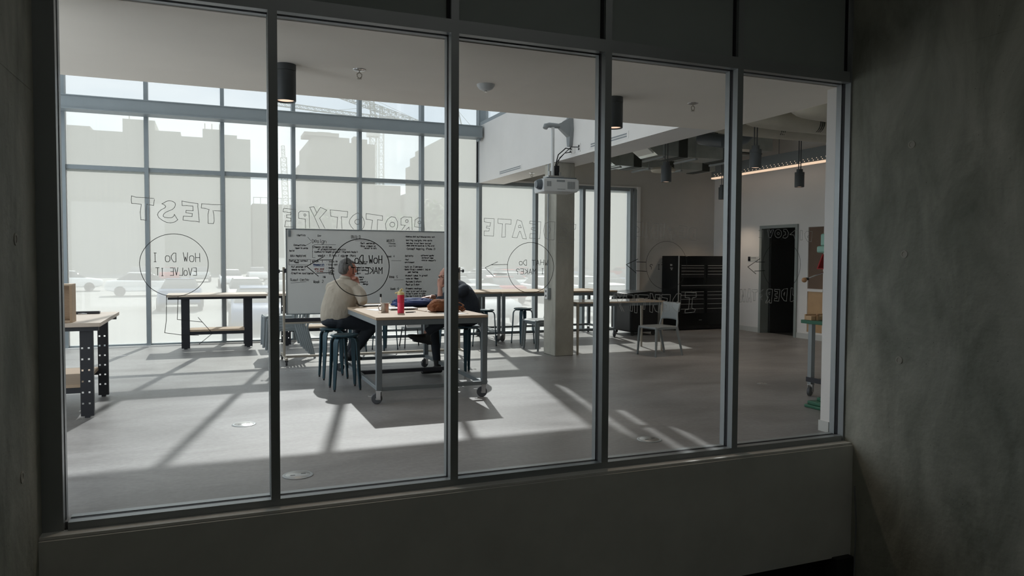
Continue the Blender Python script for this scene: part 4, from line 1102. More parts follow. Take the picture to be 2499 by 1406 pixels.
def hand(m, w, d, pn, spread, curl, s=1.0, side_sign=1):
    """w wrist, d pointing direction, pn palm normal; four bent fingers and a thumb"""
    d = d.normalized(); pn = (pn - d * pn.dot(d)).normalized(); sd = d.cross(pn).normalized() * side_sign
    limb(m, [w, w + d * .045 * s, w + d * .085 * s], [(.026 * s, .018 * s), (.038 * s, .016 * s), (.037 * s, .013 * s)], side=sd, cap=.5)
    for k, (off, L) in enumerate(((-.028, .062), (-.010, .074), (.010, .078), (.028, .068))):
        b0 = w + d * .080 * s + sd * off * s
        dd = (d + sd * off * spread).normalized()
        a1, a2, a3 = curl * (1 + .12 * k), curl * 1.6, curl * 2.1
        p1 = b0 + (dd * math.cos(a1) + pn * math.sin(a1)) * L * .48 * s
        p2 = p1 + (dd * math.cos(a1 + a2) + pn * math.sin(a1 + a2)) * L * .32 * s
        p3 = p2 + (dd * math.cos(a1 + a3) + pn * math.sin(a1 + a3)) * L * .24 * s
        limb(m, [b0 - dd * .02, b0, p1, p2, p3], [.009 * s, .0098 * s, .009 * s, .0082 * s, .007 * s], side=sd, n=10, k=3)
    b0 = w + d * .022 * s + sd * .026 * s
    t1 = b0 + (sd * .75 + d * .55 + pn * .35).normalized() * .038 * s
    t2 = t1 + (sd * .25 + d * .9 + pn * .45).normalized() * .030 * s
    limb(m, [w + d * .01, b0, t1, t2], [.012 * s, .0125 * s, .0105 * s, .008 * s], side=pn, n=10, k=3)

# ---------- man in the pale shirt, sitting with his back to us
p1 = thing('person', 'person in a pale shirt sitting on a stool, back turned, hands at the chin', 'person', (1.34, 9.04, 0))
o1 = V(1.34, 9.04, 0)
def W(x, y, z): return V(x, y, z) - o1
pelvis = W(1.385, 9.07, .715); belly = W(1.405, 9.06, .85); chest = W(1.445, 9.05, 1.02); neck0 = W(1.495, 9.075, 1.155)
fwd = V(.66, .75, 0).normalized(); rt = V(fwd.y, -fwd.x, 0)
shR = W(1.605, 8.965, 1.085); shL = W(1.315, 9.20, 1.085)
elR = W(1.665, 8.83, .915); haR = W(1.622, 9.03, 1.145)
elL = W(1.70, 9.33, .915); haL = W(1.640, 9.09, 1.155)
hc = W(1.530, 9.095, 1.318)
hf = V(.955, .27, -.12)
body = MB()
HP = head(body, hc, hf, V(.12, .03, 1), 1.0)
limb(body, [chest, neck0, hc + V(-.02, 0, -.06)], [.10, .062, .056], side=rt)
limb(body, [pelvis, belly, chest], [(.15, .12), (.15, .12), (.15, .10)], side=rt)
for s_, e_, h_ in ((shR, elR, haR), (shL, elL, haL)):
    limb(body, [s_, s_.lerp(e_, .5), e_], [.045, .042, .036], side=fwd)
    limb(body, [e_, e_.lerp(h_, .4), h_], [.036, .036, .026], side=fwd)
hand(body, haR, V(-.25, .25, .55), V(-.3, .55, -.2), 2.0, .55, .95, 1)
hand(body, haL, V(-.25, -.35, .55), V(-.4, -.4, -.2), 2.0, .65, .95, -1)
knR = W(1.815, 8.985, .635); knL = W(1.78, 9.31, .64)
anR = W(1.565, 9.06, .290); anL = W(1.57, 9.26, .285)
for hip, kn, an in ((W(1.43, 9.0, .715), knR, anR), (W(1.40, 9.17, .715), knL, anL)):
    limb(body, [hip, hip.lerp(kn, .5), kn], [.08, .07, .052], side=fwd)
    limb(body, [kn, kn.lerp(an, .35), an], [.052, .050, .034], side=fwd)
fused(body, 'body', M['skin'], p1, 0.0055, 3)
sh = MB()
limb(sh, [pelvis + V(0, 0, -.035), pelvis + V(0.0, 0, .03), belly, W(1.425, 9.05, .95), chest + V(0, 0, .03), W(1.470, 9.07, 1.085)], [(.185, .150), (.205, .168), (.212, .172), (.208, .150), (.190, .122), (.125, .085)], side=rt, n=28, cap=.25)
limb(sh, [W(1.335, 9.185, 1.085), W(1.41, 9.10, 1.115), W(1.48, 9.065, 1.13), W(1.54, 9.01, 1.115), W(1.60, 8.965, 1.085)], [.066, .075, .080, .075, .066], side=V(0, 0, 1))
limb(sh, [neck0 + V(-.01, 0, -.03), neck0 + V(-.005, 0, .045)], [.076, .068], side=rt, cap=.1)
limb(sh, [shR + V(-.02, .02, .0), shR.lerp(elR, .35) + V(.015, -.01, 0), elR + V(.0, 0, .015)], [.072, .070, .056], side=fwd)
limb(sh, [elR + V(0, 0, .012), elR.lerp(haR, .3), elR.lerp(haR, .68)], [.056, .052, .040], side=fwd, cap=.3)
limb(sh, [shL + V(.02, -.02, 0), shL.lerp(elL, .5), elL], [.072, .066, .054], side=fwd)
limb(sh, [elL, elL.lerp(haL, .35), elL.lerp(haL, .68)], [.054, .048, .040], side=fwd, cap=.3)
# raised yoke pleats under the collar
pc = W(1.395, 8.985, 1.10)
for (dx, dy, dz, L) in ((-.10, .06, -.05, 1), (-.085, .02, -.10, 1), (-.05, -.02, -.15, 1.1), (.0, -.03, -.14, .9)):
    limb(sh, [pc, pc + V(dx, dy, dz) * .55 * L + V(-.012, -.014, 0), pc + V(dx, dy, dz) * L], [.012, .011, .006], side=rt, n=10)
fused(sh, 'shirt', M['shirt'], p1, 0.006, 3, 0.017, 9.0)
cu = MB()
limb(cu, [neck0 + V(-.004, -.002, .035), neck0 + V(.004, .004, .066)], [(.069, .071), (.064, .066)], side=rt, cap=.05)
fused(cu, 'collar', M['shirtfold'], p1, 0.006, 2)
tr = MB()
limb(tr, [W(1.375, 9.06, .66), W(1.385, 9.07, .725), W(1.39, 9.07, .765)], [(.185, .155), (.190, .155), (.18, .145)], side=rt, n=28, cap=.4)
for hip, kn, an in ((W(1.42, 8.99, .705), knR, anR), (W(1.39, 9.18, .705), knL, anL)):
    limb(tr, [hip, hip.lerp(kn, .45) + V(0, 0, .012), kn + V(-.01, 0, 0)], [.112, .108, .082], side=fwd)
    limb(tr, [kn, kn.lerp(an, .4) + V(-.01, 0, -.01), an + V(0, 0, -.02)], [.080, .072, .056], side=fwd, cap=.3)
fused(tr, 'trousers', M['trouser'], p1, 0.007, 4, 0.010, 10.0)
for an, lab in ((anR, 'shoe'), (anL, 'shoe')):
    s_ = MB(); fd = V(-.35, .12, 0).normalized() * -1
    limb(s_, [an + V(-.055, 0, -.055), an + V(-.005, .01, -.06), an + V(.06, .02, -.070), an + V(.115, .035, -.075)], [(.038, .042), (.042, .042), (.045, .030), (.036, .020)], side=V(0, 1, 0))
    limb(s_, [an + V(-.02, 0, .01), an + V(-.015, 0, -.05)], [.042, .042], side=V(0, 1, 0), cap=.2)
    fused(s_, lab, M['leather_black'], p1, 0.006, 2)
hr = MB()
def hpt(a, b, c_): return HP(a, b, c_)
hr_r = hf.cross(V(.12, .03, 1)).normalized()
limb(hr, [HP(-.060, 0, -.038), HP(-.052, 0, .0), HP(-.034, 0, .045), HP(-.008, 0, .064)], [(.072, .062), (.080, .073), (.083, .084), (.072, .078)], side=hr_r, cap=.7)
limb(hr, [HP(-.02, 0, .078), HP(.035, 0, .082), HP(.060, 0, .074)], [(.060, .034), (.054, .026), (.044, .018)], side=hr_r, cap=.7)
for sg_ in (-1, 1): limb(hr, [HP(.016, sg_ * .068, .042), HP(-.012, sg_ * .074, .018), HP(-.036, sg_ * .066, -.006)], [.016, .017, .018], side=hr_r)
fused(hr, 'hair', M['hair'], p1, 0.005, 3)
gl = MB()
for sg_ in (-1, 1):
    gl.tube([HP(.092, sg_ * .060, .022), HP(.02, sg_ * .083, .026), HP(-.02, sg_ * .090, .022)], .0022, 6)
    gl.tube([HP(.100, sg_ * .010, .024), HP(.102, sg_ * .012, .002), HP(.098, sg_ * .04, -.006), HP(.090, sg_ * .062, .004), HP(.092, sg_ * .062, .028), HP(.100, sg_ * .010, .028)], .0022, 6)
gl.tube([HP(.100, -.012, .02), HP(.106, 0, .024), HP(.100, .012, .02)], .002, 6).out('eyeglasses', M['black'], p1)

# ---------- person in the navy sweater, facing the first, legs crossed
p2 = thing('person', 'person in a navy sweater sitting with crossed legs, head propped on one hand', 'person', (2.965, 8.80, 0))
o2 = V(2.965, 8.80, 0)
def W(x, y, z): return V(x, y, z) - o2
pelvis = W(2.965, 8.80, .715); belly = W(2.955, 8.79, .86); chest = W(2.875, 8.78, 1.02); neck0 = W(2.775, 8.77, 1.135)
fwd = V(-1, .05, 0).normalized(); rt = V(.05, 1, 0)
shN = W(2.865, 8.60, 1.075); shF = W(2.845, 8.96, 1.075)
elN = W(2.535, 8.55, .918); haN = W(2.560, 8.635, 1.085)
elF = W(2.70, 8.96, .935); haF = W(2.50, 8.80, .978)
hc = W(2.685, 8.745, 1.235)
hf = V(-.97, -.02, -.28)
body = MB()
HP = head(body, hc, hf, V(-.25, 0, 1), 1.0)
limb(body, [chest, neck0, hc + V(.03, 0, -.045)], [.10, .062, .056], side=rt)
limb(body, [pelvis, belly, chest], [(.14, .11), (.14, .11), (.15, .10)], side=rt)
for s_, e_, h_ in ((shN, elN, haN), (shF, elF, haF)):
    limb(body, [s_, s_.lerp(e_, .5), e_], [.045, .042, .036], side=fwd)
    limb(body, [e_, e_.lerp(h_, .4), h_], [.038, .036, .027], side=rt)
hand(body, haN, V(.06, .16, 1), V(.45, .75, .0), 1.6, .30, .98, -1)
hand(body, haF, V(-1, -.15, -.08), V(0, 0, -1), 2.4, .12, 1.0, 1)
knN = W(2.70, 8.60, .735); anN = W(2.395, 8.69, .545)
knF = W(2.56, 8.93, .665); anF = W(2.60, 8.90, .15)
hips = (W(2.95, 8.70, .72), W(2.95, 8.90, .71))
for hip, kn, an in ((hips[0], knN, anN), (hips[1], knF, anF)):
    limb(body, [hip, hip.lerp(kn, .5), kn], [.08, .066, .05], side=rt)
    limb(body, [kn, kn.lerp(an, .35), an], [.05, .046, .032], side=rt)
fused(body, 'body', M['skin2'], p2, 0.0055, 3)
sw = MB()
limb(sw, [pelvis + V(.01, 0, -.01), pelvis + V(.01, 0, .05), belly + V(.01, 0, 0), W(2.93, 8.785, .96), chest + V(.005, 0, .02), W(2.82, 8.775, 1.095)], [(.175, .140), (.188, .150), (.195, .155), (.200, .138), (.190, .118), (.12, .080)], side=rt, n=28, cap=.3)
limb(sw, [shN + V(0, .03, 0), W(2.845, 8.70, 1.10), W(2.83, 8.78, 1.11), W(2.835, 8.87, 1.10), shF + V(0, -.03, 0)], [.068, .074, .076, .074, .068], side=V(0, 0, 1))
limb(sw, [neck0 + V(.015, 0, -.02), neck0 + V(-.005, 0, .03)], [.078, .070], side=rt, cap=.1)
limb(sw, [shN, shN.lerp(elN, .5) + V(0, -.01, 0), elN], [.072, .066, .056], side=fwd)
limb(sw, [elN, elN.lerp(haN, .30)], [.056, .050], side=fwd, cap=.4)
limb(sw, [shF, shF.lerp(elF, .5), elF], [.072, .064, .054], side=fwd)
limb(sw, [elF, elF.lerp(haF, .4), elF.lerp(haF, .75)], [.054, .048, .040], side=fwd, cap=.3)
fused(sw, 'sweater', M['sweater'], p2, 0.0065, 4, 0.014, 12.0)
us = MB()
limb(us, [W(2.80, 8.74, .98), W(2.755, 8.745, 1.06), W(2.73, 8.75, 1.115)], [(.07, .05), (.075, .05), (.06, .045)], side=rt)
fused(us, 'undershirt', M['greyshirt'], p2, 0.006, 3)
tr = MB()
limb(tr, [pelvis + V(0, 0, -.055), pelvis + V(0, 0, .0), pelvis + V(0, 0, .05)], [(.175, .145), (.182, .150), (.175, .14)], side=rt, n=28, cap=.4)
for hip, kn, an in ((hips[0], knN, anN), (hips[1], knF, anF)):
    limb(tr, [hip, hip.lerp(kn, .5), kn], [.100, .086, .068], side=rt)
    limb(tr, [kn, kn.lerp(an, .4), an.lerp(kn, .06)], [.068, .060, .050], side=rt, cap=.3)
fused(tr, 'trousers', M['trouser'], p2, 0.007, 4, 0.010, 10.0)
s_ = MB()   # raised shoe pointing left and down
a_ = anN
limb(s_, [a_ + V(.045, 0, .02), a_ + V(.01, 0, -.045)], [.043, .045], side=rt, cap=.4)
limb(s_, [a_ + V(.035, 0, -.085), a_ + V(-.02, 0, -.070), a_ + V(-.10, .0, -.060), a_ + V(-.175, .0, -.040), a_ + V(-.215, 0, -.028)], [(.042, .050), (.048, .056), (.050, .046), (.040, .032), (.022, .018)], side=rt)
s_.beam(a_ + V(.075, 0, -.128), a_ + V(.008, 0, -.124), .070, .040)
s_.beam(a_ + V(.01, 0, -.126), a_ + V(-.16, 0, -.092), .076, .016)
fused(s_, 'shoe', M['leather_black'], p2, 0.006, 2)
s_ = MB()
a_ = anF
limb(s_, [a_ + V(.0, 0, .03), a_ + V(.01, 0, -.06)], [.046, .044], side=rt, cap=.3)
limb(s_, [a_ + V(.045, 0, -.105), a_ + V(-.02, 0, -.095), a_ + V(-.11, 0, -.110), a_ + V(-.19, 0, -.118)], [(.038, .036), (.044, .044), (.046, .032), (.034, .022)], side=rt)
fused(s_, 'shoe', M['leather_black'], p2, 0.006, 2)
gl = MB()
for sg_ in (-1, 1):
    gl.tube([HP(.092, sg_ * .060, .022), HP(.02, sg_ * .083, .026), HP(-.02, sg_ * .090, .022)], .0024, 6)
    gl.tube([HP(.100, sg_ * .010, .024), HP(.102, sg_ * .012, .002), HP(.098, sg_ * .04, -.006), HP(.090, sg_ * .062, .004), HP(.092, sg_ * .062, .028), HP(.100, sg_ * .010, .028)], .0024, 6)
gl.tube([HP(.100, -.012, .02), HP(.106, 0, .024), HP(.100, .012, .02)], .002, 6).out('eyeglasses', M['black'], p2)

# ================================================================== lamps and ceiling fittings
def cylinder_lamp(label, loc, h, drop, glow=True, group='cylinder lamps'):
    """origin at the centre of the lower rim; drop = length of rods above"""
    t = thing('cylinder_lamp', label, 'lamp', loc, 0, group)
    MB().lathe([(.060, .012), (.073, 0), (.075, .004), (.075, h * .80), (.072, h * .805), (.072, h * .82), (.076, h * .825), (.076, h), (.001, h), (.001, h * .3), (.058, .014)], n=28).out('housing', M['cyl'], t)
    MB().lathe([(.001, .010), (.059, .010), (.059, .016), (.001, .016)], n=24).out('lens', M['lampglow'] if glow else M['label'], t)
    if glow:
        ld = bpy.data.lights.new('cylinder_lamp_beam', 'SPOT'); ld.energy = 38; ld.color = (1.0, .80, .62); ld.spot_size = math.radians(110); ld.spot_blend = .6; ld.shadow_soft_size = .05
        lo = bpy.data.objects.new('lamp_beam', ld); col.objects.link(lo); lo.location = (0, 0, .004); lo.parent = t
    if drop > 0:
        m = MB().lathe([(.001, h), (.050, h), (.050, h + .05), (.001, h + .05)], n=20)
        for dx in (-.022, .022): m.tube([(dx, 0, h + .05), (dx, 0, h + drop)], .008, 8)
        m.lathe([(.001, h + drop - .012), (.07, h + drop - .012), (.07, h + drop), (.001, h + drop)], n=20)
        m.out('hanger', M['cyl'], t)
    return t
cylinder_lamp('fat grey cylinder lamp flush on the lower ceiling, left one, glowing beside the second mullion', (.515, 5.76, CZ - .270), .270, 0)
cylinder_lamp('fat grey cylinder lamp flush on the lower ceiling, right one, beside the fourth mullion', (3.305, 5.76, CZ - .270), .270, 0)
for (x, y, z, lab) in ((6.17, 9.22, 2.585, 'grey cylinder lamp hanging on rods in front of the galvanised ducts'),
                       (6.60, 7.81, 2.655, 'grey cylinder lamp hanging nearest the window frame, left of the cream pipes'),
                       (8.86, 9.42, 2.640, 'grey cylinder lamp hanging below the glowing perforated strip'),
                       (9.50, 12.20, 2.665, 'distant grey cylinder lamp hanging half behind the fifth mullion')):
    cylinder_lamp(lab, (x, y, z), .24, 3.948 - z - .24)
sd = thing('smoke_detector', 'round white smoke detector on the lower ceiling', 'smoke detector', (2.095, 5.76, CZ))
MB().lathe([(.001, 0), (.075, 0), (.072, -.012), (.055, -.035), (.028, -.048), (.001, -.050)]).out('housing', M['projwhite'], sd)
MB().lathe([(.001, -.046), (.012, -.046), (.012, -.060), (.001, -.060)]).out('sensor_tip', M['chrome'], sd)
def sprinkler(label, loc):
    t = thing('sprinkler', label, 'sprinkler', loc, 0, 'ceiling sprinklers')
    MB().lathe([(.001, 0), (.050, 0), (.048, -.004), (.030, -.010), (.001, -.012)]).out('escutcheon', M['chrome'], t)
    MB().tube([(0, 0, -.01), (0.0, 0, -.022), (-.018, 0, -.035), (-.016, 0, -.055), (0, 0, -.068)], .004, 6).tube([(0, 0, -.022), (.018, 0, -.035), (.016, 0, -.055), (0, 0, -.068)], .004, 6).lathe([(.001, -.068), (.018, -.068), (.018, -.071), (.001, -.071)], n=12).out('head', M['beigemetal'], t)
sprinkler('small sprinkler on the lower ceiling right of the left cylinder lamp', (1.047, 5.685, CZ))
sprinkler('small sprinkler on the lower ceiling right of the right cylinder lamp', (4.082, 5.685, CZ))
sprinkler('small sprinkler under the soffit left of the projector', (4.93, 11.3, CZ))

# floor boxes
for x, y, lab in ((.237, 6.764, 'round metal floor box left of the second mullion, in full sun'), (.513, 5.044, 'round metal floor box nearest the window sill'),
                  (3.248, 5.041, 'round metal floor box in shade seen through the fourth pane'), (5.958, 6.863, 'small flat floor box in shade seen through the last pane')):
    r_ = .10 if x != 5.958 else .06
    t = thing('floor_box', lab, 'floor box', (x, y, 0), 0, 'round floor boxes')
    MB().lathe([(.001, .0), (r_, 0), (r_, .003), (r_ - .006, .006), (r_ - .012, .006), (.001, .0055)], n=36).out('ring', M['alu'], t)
    MB().lathe([(r_ - .02, .006), (r_ - .022, .0075), (.001, .0078)], n=36).out('lid', M['handle'], t)
    MB().b(-.05 * r_ * 10, -.02 * r_ * 10, -.02, -.012, .007, .0088).b(.02 * r_ * 10, .05 * r_ * 10, .0, .008, .007, .0088).out('slot', M['black'], t, smooth=False)
sc_ = MB().b(-.10, .10, -.012, .012, 0, .004).b(.02, .09, .01, .03, 0, .006).out('paper_scrap', M['paper'], smooth=False)
sc_.location = (-1.28, 12.05, .001); sc_.rotation_euler = (0, 0, .1); tag(sc_, 'thin pale scrap lying on the floor near the left window base', 'scrap')

# ---- projector on its arm
pj = thing('projector', 'white ceiling projector hanging from the grey wall arm in front of the column', 'projector', (4.43, 9.32, 2.37), math.radians(-4))
MB().prism([(-.25, .03), (-.24, .0), (.24, 0), (.27, .03), (.27, .16), (.24, .18), (-.23, .18), (-.25, .165)], -.19, .19, 'y').out('casing', M['projwhite'], pj, bevel=.008)
MB().b(-.19, .25, -.15, .17, .181, .20).out('top_plate', M['projgrey'], pj, bevel=.004)
MB().lathe([(.001, -.02), (.066, -.02), (.072, -.005), (.072, .05), (.001, .05)], (-.25 - .03, -.09, .10), 24, 'x').lathe([(.040, -.045), (.052, -.045), (.060, -.02), (.040, -.02)], (-.28, -.09, .10), 24, 'x').out('lens', M['projgrey'], pj)
m = MB()
for k in range(8):
    m.b(.10 + k * .014, .108 + k * .014, -.193, -.189, .04, .14)
    if k < 5: m.b(-.20 + k * .013, -.193 + k * .013, -.193, -.189, .07, .14)
m.b(-.06, .06, -.193, -.189, .135, .16)
m.out('vent_grille', M['mount'], pj, smooth=False)
m = MB()
for k in range(10): m.b(-.05 + k * .012, -.042 + k * .012, -.192, -.1895, .03, .04)
m.out('raised_lettering', M['mount'], pj, smooth=False)
pm = thing('projector_mount', 'grey wall arm with a light pole carrying the projector, bolted to the white band', 'projector mount', (4.69, 9.36, 0))
MB().prism([(3.43, -.05), (3.47, .02), (3.45, .07), (3.20, .05), (3.06, .025), (3.06, -.025), (3.20, -.06)], -.03, 0.0, 'x')
m = MB()
m.prism([(-.05, 3.42), (0, 3.48), (.06, 3.42), (.07, 3.25), (.035, 3.03), (-.035, 3.03), (-.07, 3.25)], -.055, -.0, 'x')
m.add([(-.055, -.06, 3.42), (-.055, .06, 3.42), (-.055, .05, 3.16), (-.055, -.05, 3.16), (-.20, -.03, 3.335), (-.20, .03, 3.335), (-.20, .03, 3.27), (-.20, -.03, 3.27)], [(0, 1, 5, 4), (1, 2, 6, 5), (2, 3, 7, 6), (3, 0, 4, 7), (4, 5, 6, 7), (3, 2, 1, 0)])
m.tube([(-.19, 0, 3.302), (-.36, -.02, 3.302), (-.41, -.03, 3.285), (-.425, -.035, 3.25)], [.034, .036, .040, .034], 14)
m.out('arm', M['mount'], pm)
MB().tube([(-.31, -.04, 3.27), (-.31, -.04, 2.62)], .024, 14).lathe([(.001, 2.60), (.030, 2.60), (.030, 2.72), (.001, 2.72)], (-.31, -.04, 0), 14).out('pole', M['projwhite'], pm)
MB().b(-.41, -.17, -.12, .06, 2.572, 2.60).b(-.39, -.36, -.11, -.08, 2.60, 2.66).b(-.24, -.21, -.11, -.08, 2.60, 2.65).out('bracket', M['handle'], pm, bevel=.003)
MB().tube([(-.012, -.02, 2.99), (-.10, -.02, 3.0), (-.22, -.03, 2.90), (-.275, -.06, 2.75), (-.26, -.07, 2.60)], .008, 8).tube([(-.012, -.02, 2.95), (-.12, -.03, 2.93), (-.25, -.05, 2.80), (-.27, -.06, 2.72)], .006, 8).tube([(-.012, -.25, 2.99), (-.08, -.15, 3.0), (-.20, -.04, 2.86), (-.27, -.06, 2.70)], .006, 8).b(-.285, -.235, -.10, -.04, 2.60, 2.74).out('cables', M['black'], pm)
for yy, lab in ((9.38, 'white wall plate with black cables, left of three on the white band'), (9.28, 'blank white wall plate in the middle of three'), (9.12, 'white wall plate with one plug, right of three on the white band')):
    t = thing('wall_plate', lab, 'wall plate', (4.69, yy, 2.985), 0, 'wall plates by the projector')
    MB().b(-.006, 0, -.036, .036, -.058, .058).out('plate', M['paint'], t, bevel=.002)
    for za in (-.035, .008): MB().b(-.012, -.006, -.014, .014, za, za + .027).out('socket', M['black'] if 'blank' not in lab else M['paint'], t, smooth=False)
for (y0, y1, z0, lab) in ((11.20, 12.15, 2.955, 'narrow slot air vent low on the white band near the window'), (7.86, 8.78, 2.965, 'narrow slot air vent on the white band near the ceiling edge')):
    t = thing('slot_vent', lab, 'air vent', (4.69, 0, 0), 0, 'slot air vents')
    MB().b(-.004, 0, y0 - .04, y1 + .04, z0 - .045, z0 + .045).out('frame', M['paint'], t, smooth=False)
    MB().b(-.006, -.004, y0, y1, z0 + .006, z0 + .024).b(-.006, -.004, y0, y1, z0 - .024, z0 - .006).out('slot', M['mount'], t, smooth=False)

# ---- perforated light strip
ls = thing('light_strip', 'long perforated grey lighting rail with a warm glowing lower edge', 'light rail', (9.80, 0, 0))
MB().b(-.005, .0, 9.3, 12.95, 3.185, 3.42).b(-.005, .08, 9.3, 12.95, 3.42, 3.43).b(.075, .08, 9.3, 12.95, 3.185, 3.42).out('rail_body', M['mount'], ls, smooth=False)
MB().b(-.012, .085, 9.3, 12.95, 3.155, 3.184).out('glowing_edge', M['stripglow'], ls, smooth=False)
m = MB(); y = 9.35
while y < 12.9:
    m.b(-.0075, -.005, y, y + .016, 3.205, 3.217); m.b(-.0075, -.005, y + .03, y + .044, 3.240, 3.250); y += .105
m.out('perforations', M['stripglow'], ls, smooth=False)
for y in (9.6, 11.0, 12.6): MB().tube([(.04, y, 3.43), (.04, y, 3.948)], .006, 6).out('hanger', M['mount'], ls)

# ---- ducts and pipes under the deck
def duct(label, x0, x1, y0, y1, z0, z1, bands, labels_):
    t = thing('air_duct', label, 'air duct', (0, 0, 0), 0, 'galvanised air ducts')
    MB().prism([(x0, z1 - .04), (x0 + .42, z0), (x1, z0), (x1, z1), (x0, z1)], y0, y1, 'y').out('trunk', M['duct'], t, smooth=False)
    m = MB()
    for b in bands: m.b(b, b + .16, y0 - .012, y1 + .012, z0 - .012, z1 + .012)
    m.out('band', M['ductband'], t, smooth=False)
    m = MB()
    for lx in labels_:
        m.prism([(x0 + .03, z1 - .055), (x0 + .36, z0 + .035), (x0 + .355, z0 + .025), (x0 + .025, z1 - .065)], y0 + .03, y1 - .03, 'y')
    if labels_: m.out('white_sticker', M['label'], t, smooth=False)
    m = MB()
    for lx in labels_:
        f_ = (z1 - z0 - .09) / .33
        m.prism([(x0 + .12, z1 - .055 - f_ * .09 - .011), (x0 + .25, z1 - .055 - f_ * .22 - .011), (x0 + .247, z1 - .055 - f_ * .22 - .017), (x0 + .117, z1 - .055 - f_ * .09 - .017)], y0 + (y1 - y0) * .35, y1 - (y1 - y0) * .35, 'y')
    if labels_: m.out('grey_patch', M['duct'], t, smooth=False)
    for hx in (x0 + .5, x0 + 1.1, x0 + 1.8):
        if hx < x1:
            MB().tube([(hx, y0 - .03, z0 - .03), (hx, y0 - .03, 3.948)], .006, 6).b(hx - .02, hx + .02, y0 - .05, y1 + .05, z0 - .045, z0 - .018).out('strut_hanger', M['alu'], t)
duct('galvanised duct running right, front one above the hanging lamp', 5.95, 7.9, 9.75, 10.25, 3.06, 3.38, (6.75, 7.6), (6.25,))
duct('galvanised duct running right, rear one near the far wall', 6.30, 8.9, 11.65, 12.15, 3.14, 3.42, (7.1, 7.8, 8.6), (5.55,))
duct('galvanised duct farther right beyond the cream pipes', 8.5, 9.7, 8.8, 9.3, 3.42, 3.70, (8.7, 9.3), ())
cp = thing('return_duct', 'duct box with galvanised sides hanging over the glowing rail', 'air duct', (0, 0, 0), 0, 'galvanised air ducts')
MB().b(8.6, 9.6, 10.9, 12.6, 3.46, 3.86).out('trunk', M['duct'], cp, smooth=False)
MB().b(8.58, 9.62, 11.2, 11.35, 3.44, 3.88).out('band', M['ductband'], cp, smooth=False)
pp = thing('wrapped_pipes', 'cluster of fat cream wrapped pipes curving under the ceiling at upper right', 'pipes', (0, 0, 0))
for (x, y, z) in ((6.30, 8.25, 3.28), (6.30, 7.45, 3.22), (6.40, 6.70, 3.20), (6.6, 6.05, 3.18)):
    MB().tube(catmull([(x - .72, y + .25, z + .48), (x - .45, y + .15, z + .38), (x - .15, y + .05, z + .10), (x + .25, y, z), (x + 2.3, y - .05, z - .01)], 6), .125, 16).out('pipe', M['ductwrap'], pp)
m = MB()
for (x, y, z) in ((7.3, 8.225, 3.275), (7.6, 7.42, 3.215), (7.2, 7.42, 3.215), (7.1, 6.68, 3.195)):
    for q in range(3): m.lathe([(.126, -.006), (.126, .006)], (x + q * .03, y, z), 16, 'x')
m.out('pipe_stencil', M['ductband'], pp)
cv = thing('conduit_run', 'thin dark conduits crossing under the ceiling deck behind the ducts', 'conduit', (0, 0, 0), 0)
for y in (8.6, 9.2, 10.7, 11.2): MB().tube([(5.25, y, 3.80), (9.9, y + .1, 3.80)], .022, 8).out('conduit_pipe', M['alu'], cv)
for x in (8.95, 9.9): MB().tube([(x, 5.2, 3.86), (x, 13.2, 3.86)], .02, 8).out('conduit_pipe', M['alu'], cv)
m = MB()
for y in (6.0, 7.2, 8.4, 9.6, 10.8, 12.0, 13.0): m.b(5.2, 10.149, y - .03, y + .03, 3.89, 3.949)
m.out('deck_rib', M['deck'], deck_, smooth=False)
fx = thing('flexible_duct', 'looping dark flexible duct behind the nearest hanging lamp', 'flexible duct', (0, 0, 0))
MB().tube([(6.9, 8.6, 3.82), (7.2, 8.7, 3.7), (7.5, 8.8, 3.45), (7.3, 8.9, 3.25), (7.0, 9.0, 3.2), (6.9, 9.4, 3.3)], .10, 14).out('hose', M['projgrey'], fx)
cs = thing('speaker', 'round white ceiling speaker disc hanging near the far wall behind the lamp', 'ceiling speaker', (7.3, 11.0, 2.98))
MB().lathe([(.001, 0), (.20, 0), (.22, .03), (.17, .07), (.001, .07)]).out('disc', M['ductwrap'], cs)
MB().tube([(0, 0, .07), (0, 0, .968)], .008, 8).out('rod', M['mount'], cs)

# ---- black tool chest
tc_ = thing('tool_chest', 'tall glossy black tool chest with rows of satin drawer trims against the far wall', 'tool chest', (8.80, 12.66, 0))
MB().b(0, 1.32, 0, .60, .10, 1.53).out('body', M['blackgloss'], tc_, bevel=.008)
MB().b(.02, 1.30, .02, .58, .02, .098).out('plinth', M['black'], tc_, smooth=False)
MB().b(-.012, .012, -.020, -.001, .55, 1.53).out('corner_rail', M['handle'], tc_, bevel=.003)
for row, (z0, z1, xs) in enumerate(((1.30, 1.34, 0), (1.235, 1.29, 0), (1.17, 1.225, 0), (1.08, 1.16, 0), (.86, .93, 1), (.74, .80, 0), (.66, .73, 0), (.57, .65, 0), (.46, .55, 0), (.35, .45, 0))):
    segs = ((.05, 1.28),) if xs else ((.05, .62), (.70, 1.28))
    for a, b in segs:
        d = MB().b(a, b, -.016, -.001, z0, z1).out('drawer', M['black'], tc_, bevel=.003)
        MB().b(a + .01, b - .01, -.026, -.0165, z1 - .014, z1 - .003).out('drawer_trim', M['handle'], d, smooth=False)
m = MB()
for k in range(4): m.b(.52 + k * .018, .53 + k * .018, -.006, -.001, .20, .212)
m.out('badge', M['handle'], tc_, smooth=False)
m = MB()
m.add([(-.0015, .22, 1.32), (-.0015, .30, 1.32), (-.0015, .30, 1.36), (-.0015, .22, 1.36)], [(0, 1, 2, 3)])
m.b(-.0022, -.0004, .20, .30, 1.27, 1.285); m.b(-.0022, -.0004, .22, .27, 1.235, 1.262)
m.out('side_sticker', M['handle'], tc_, smooth=False)

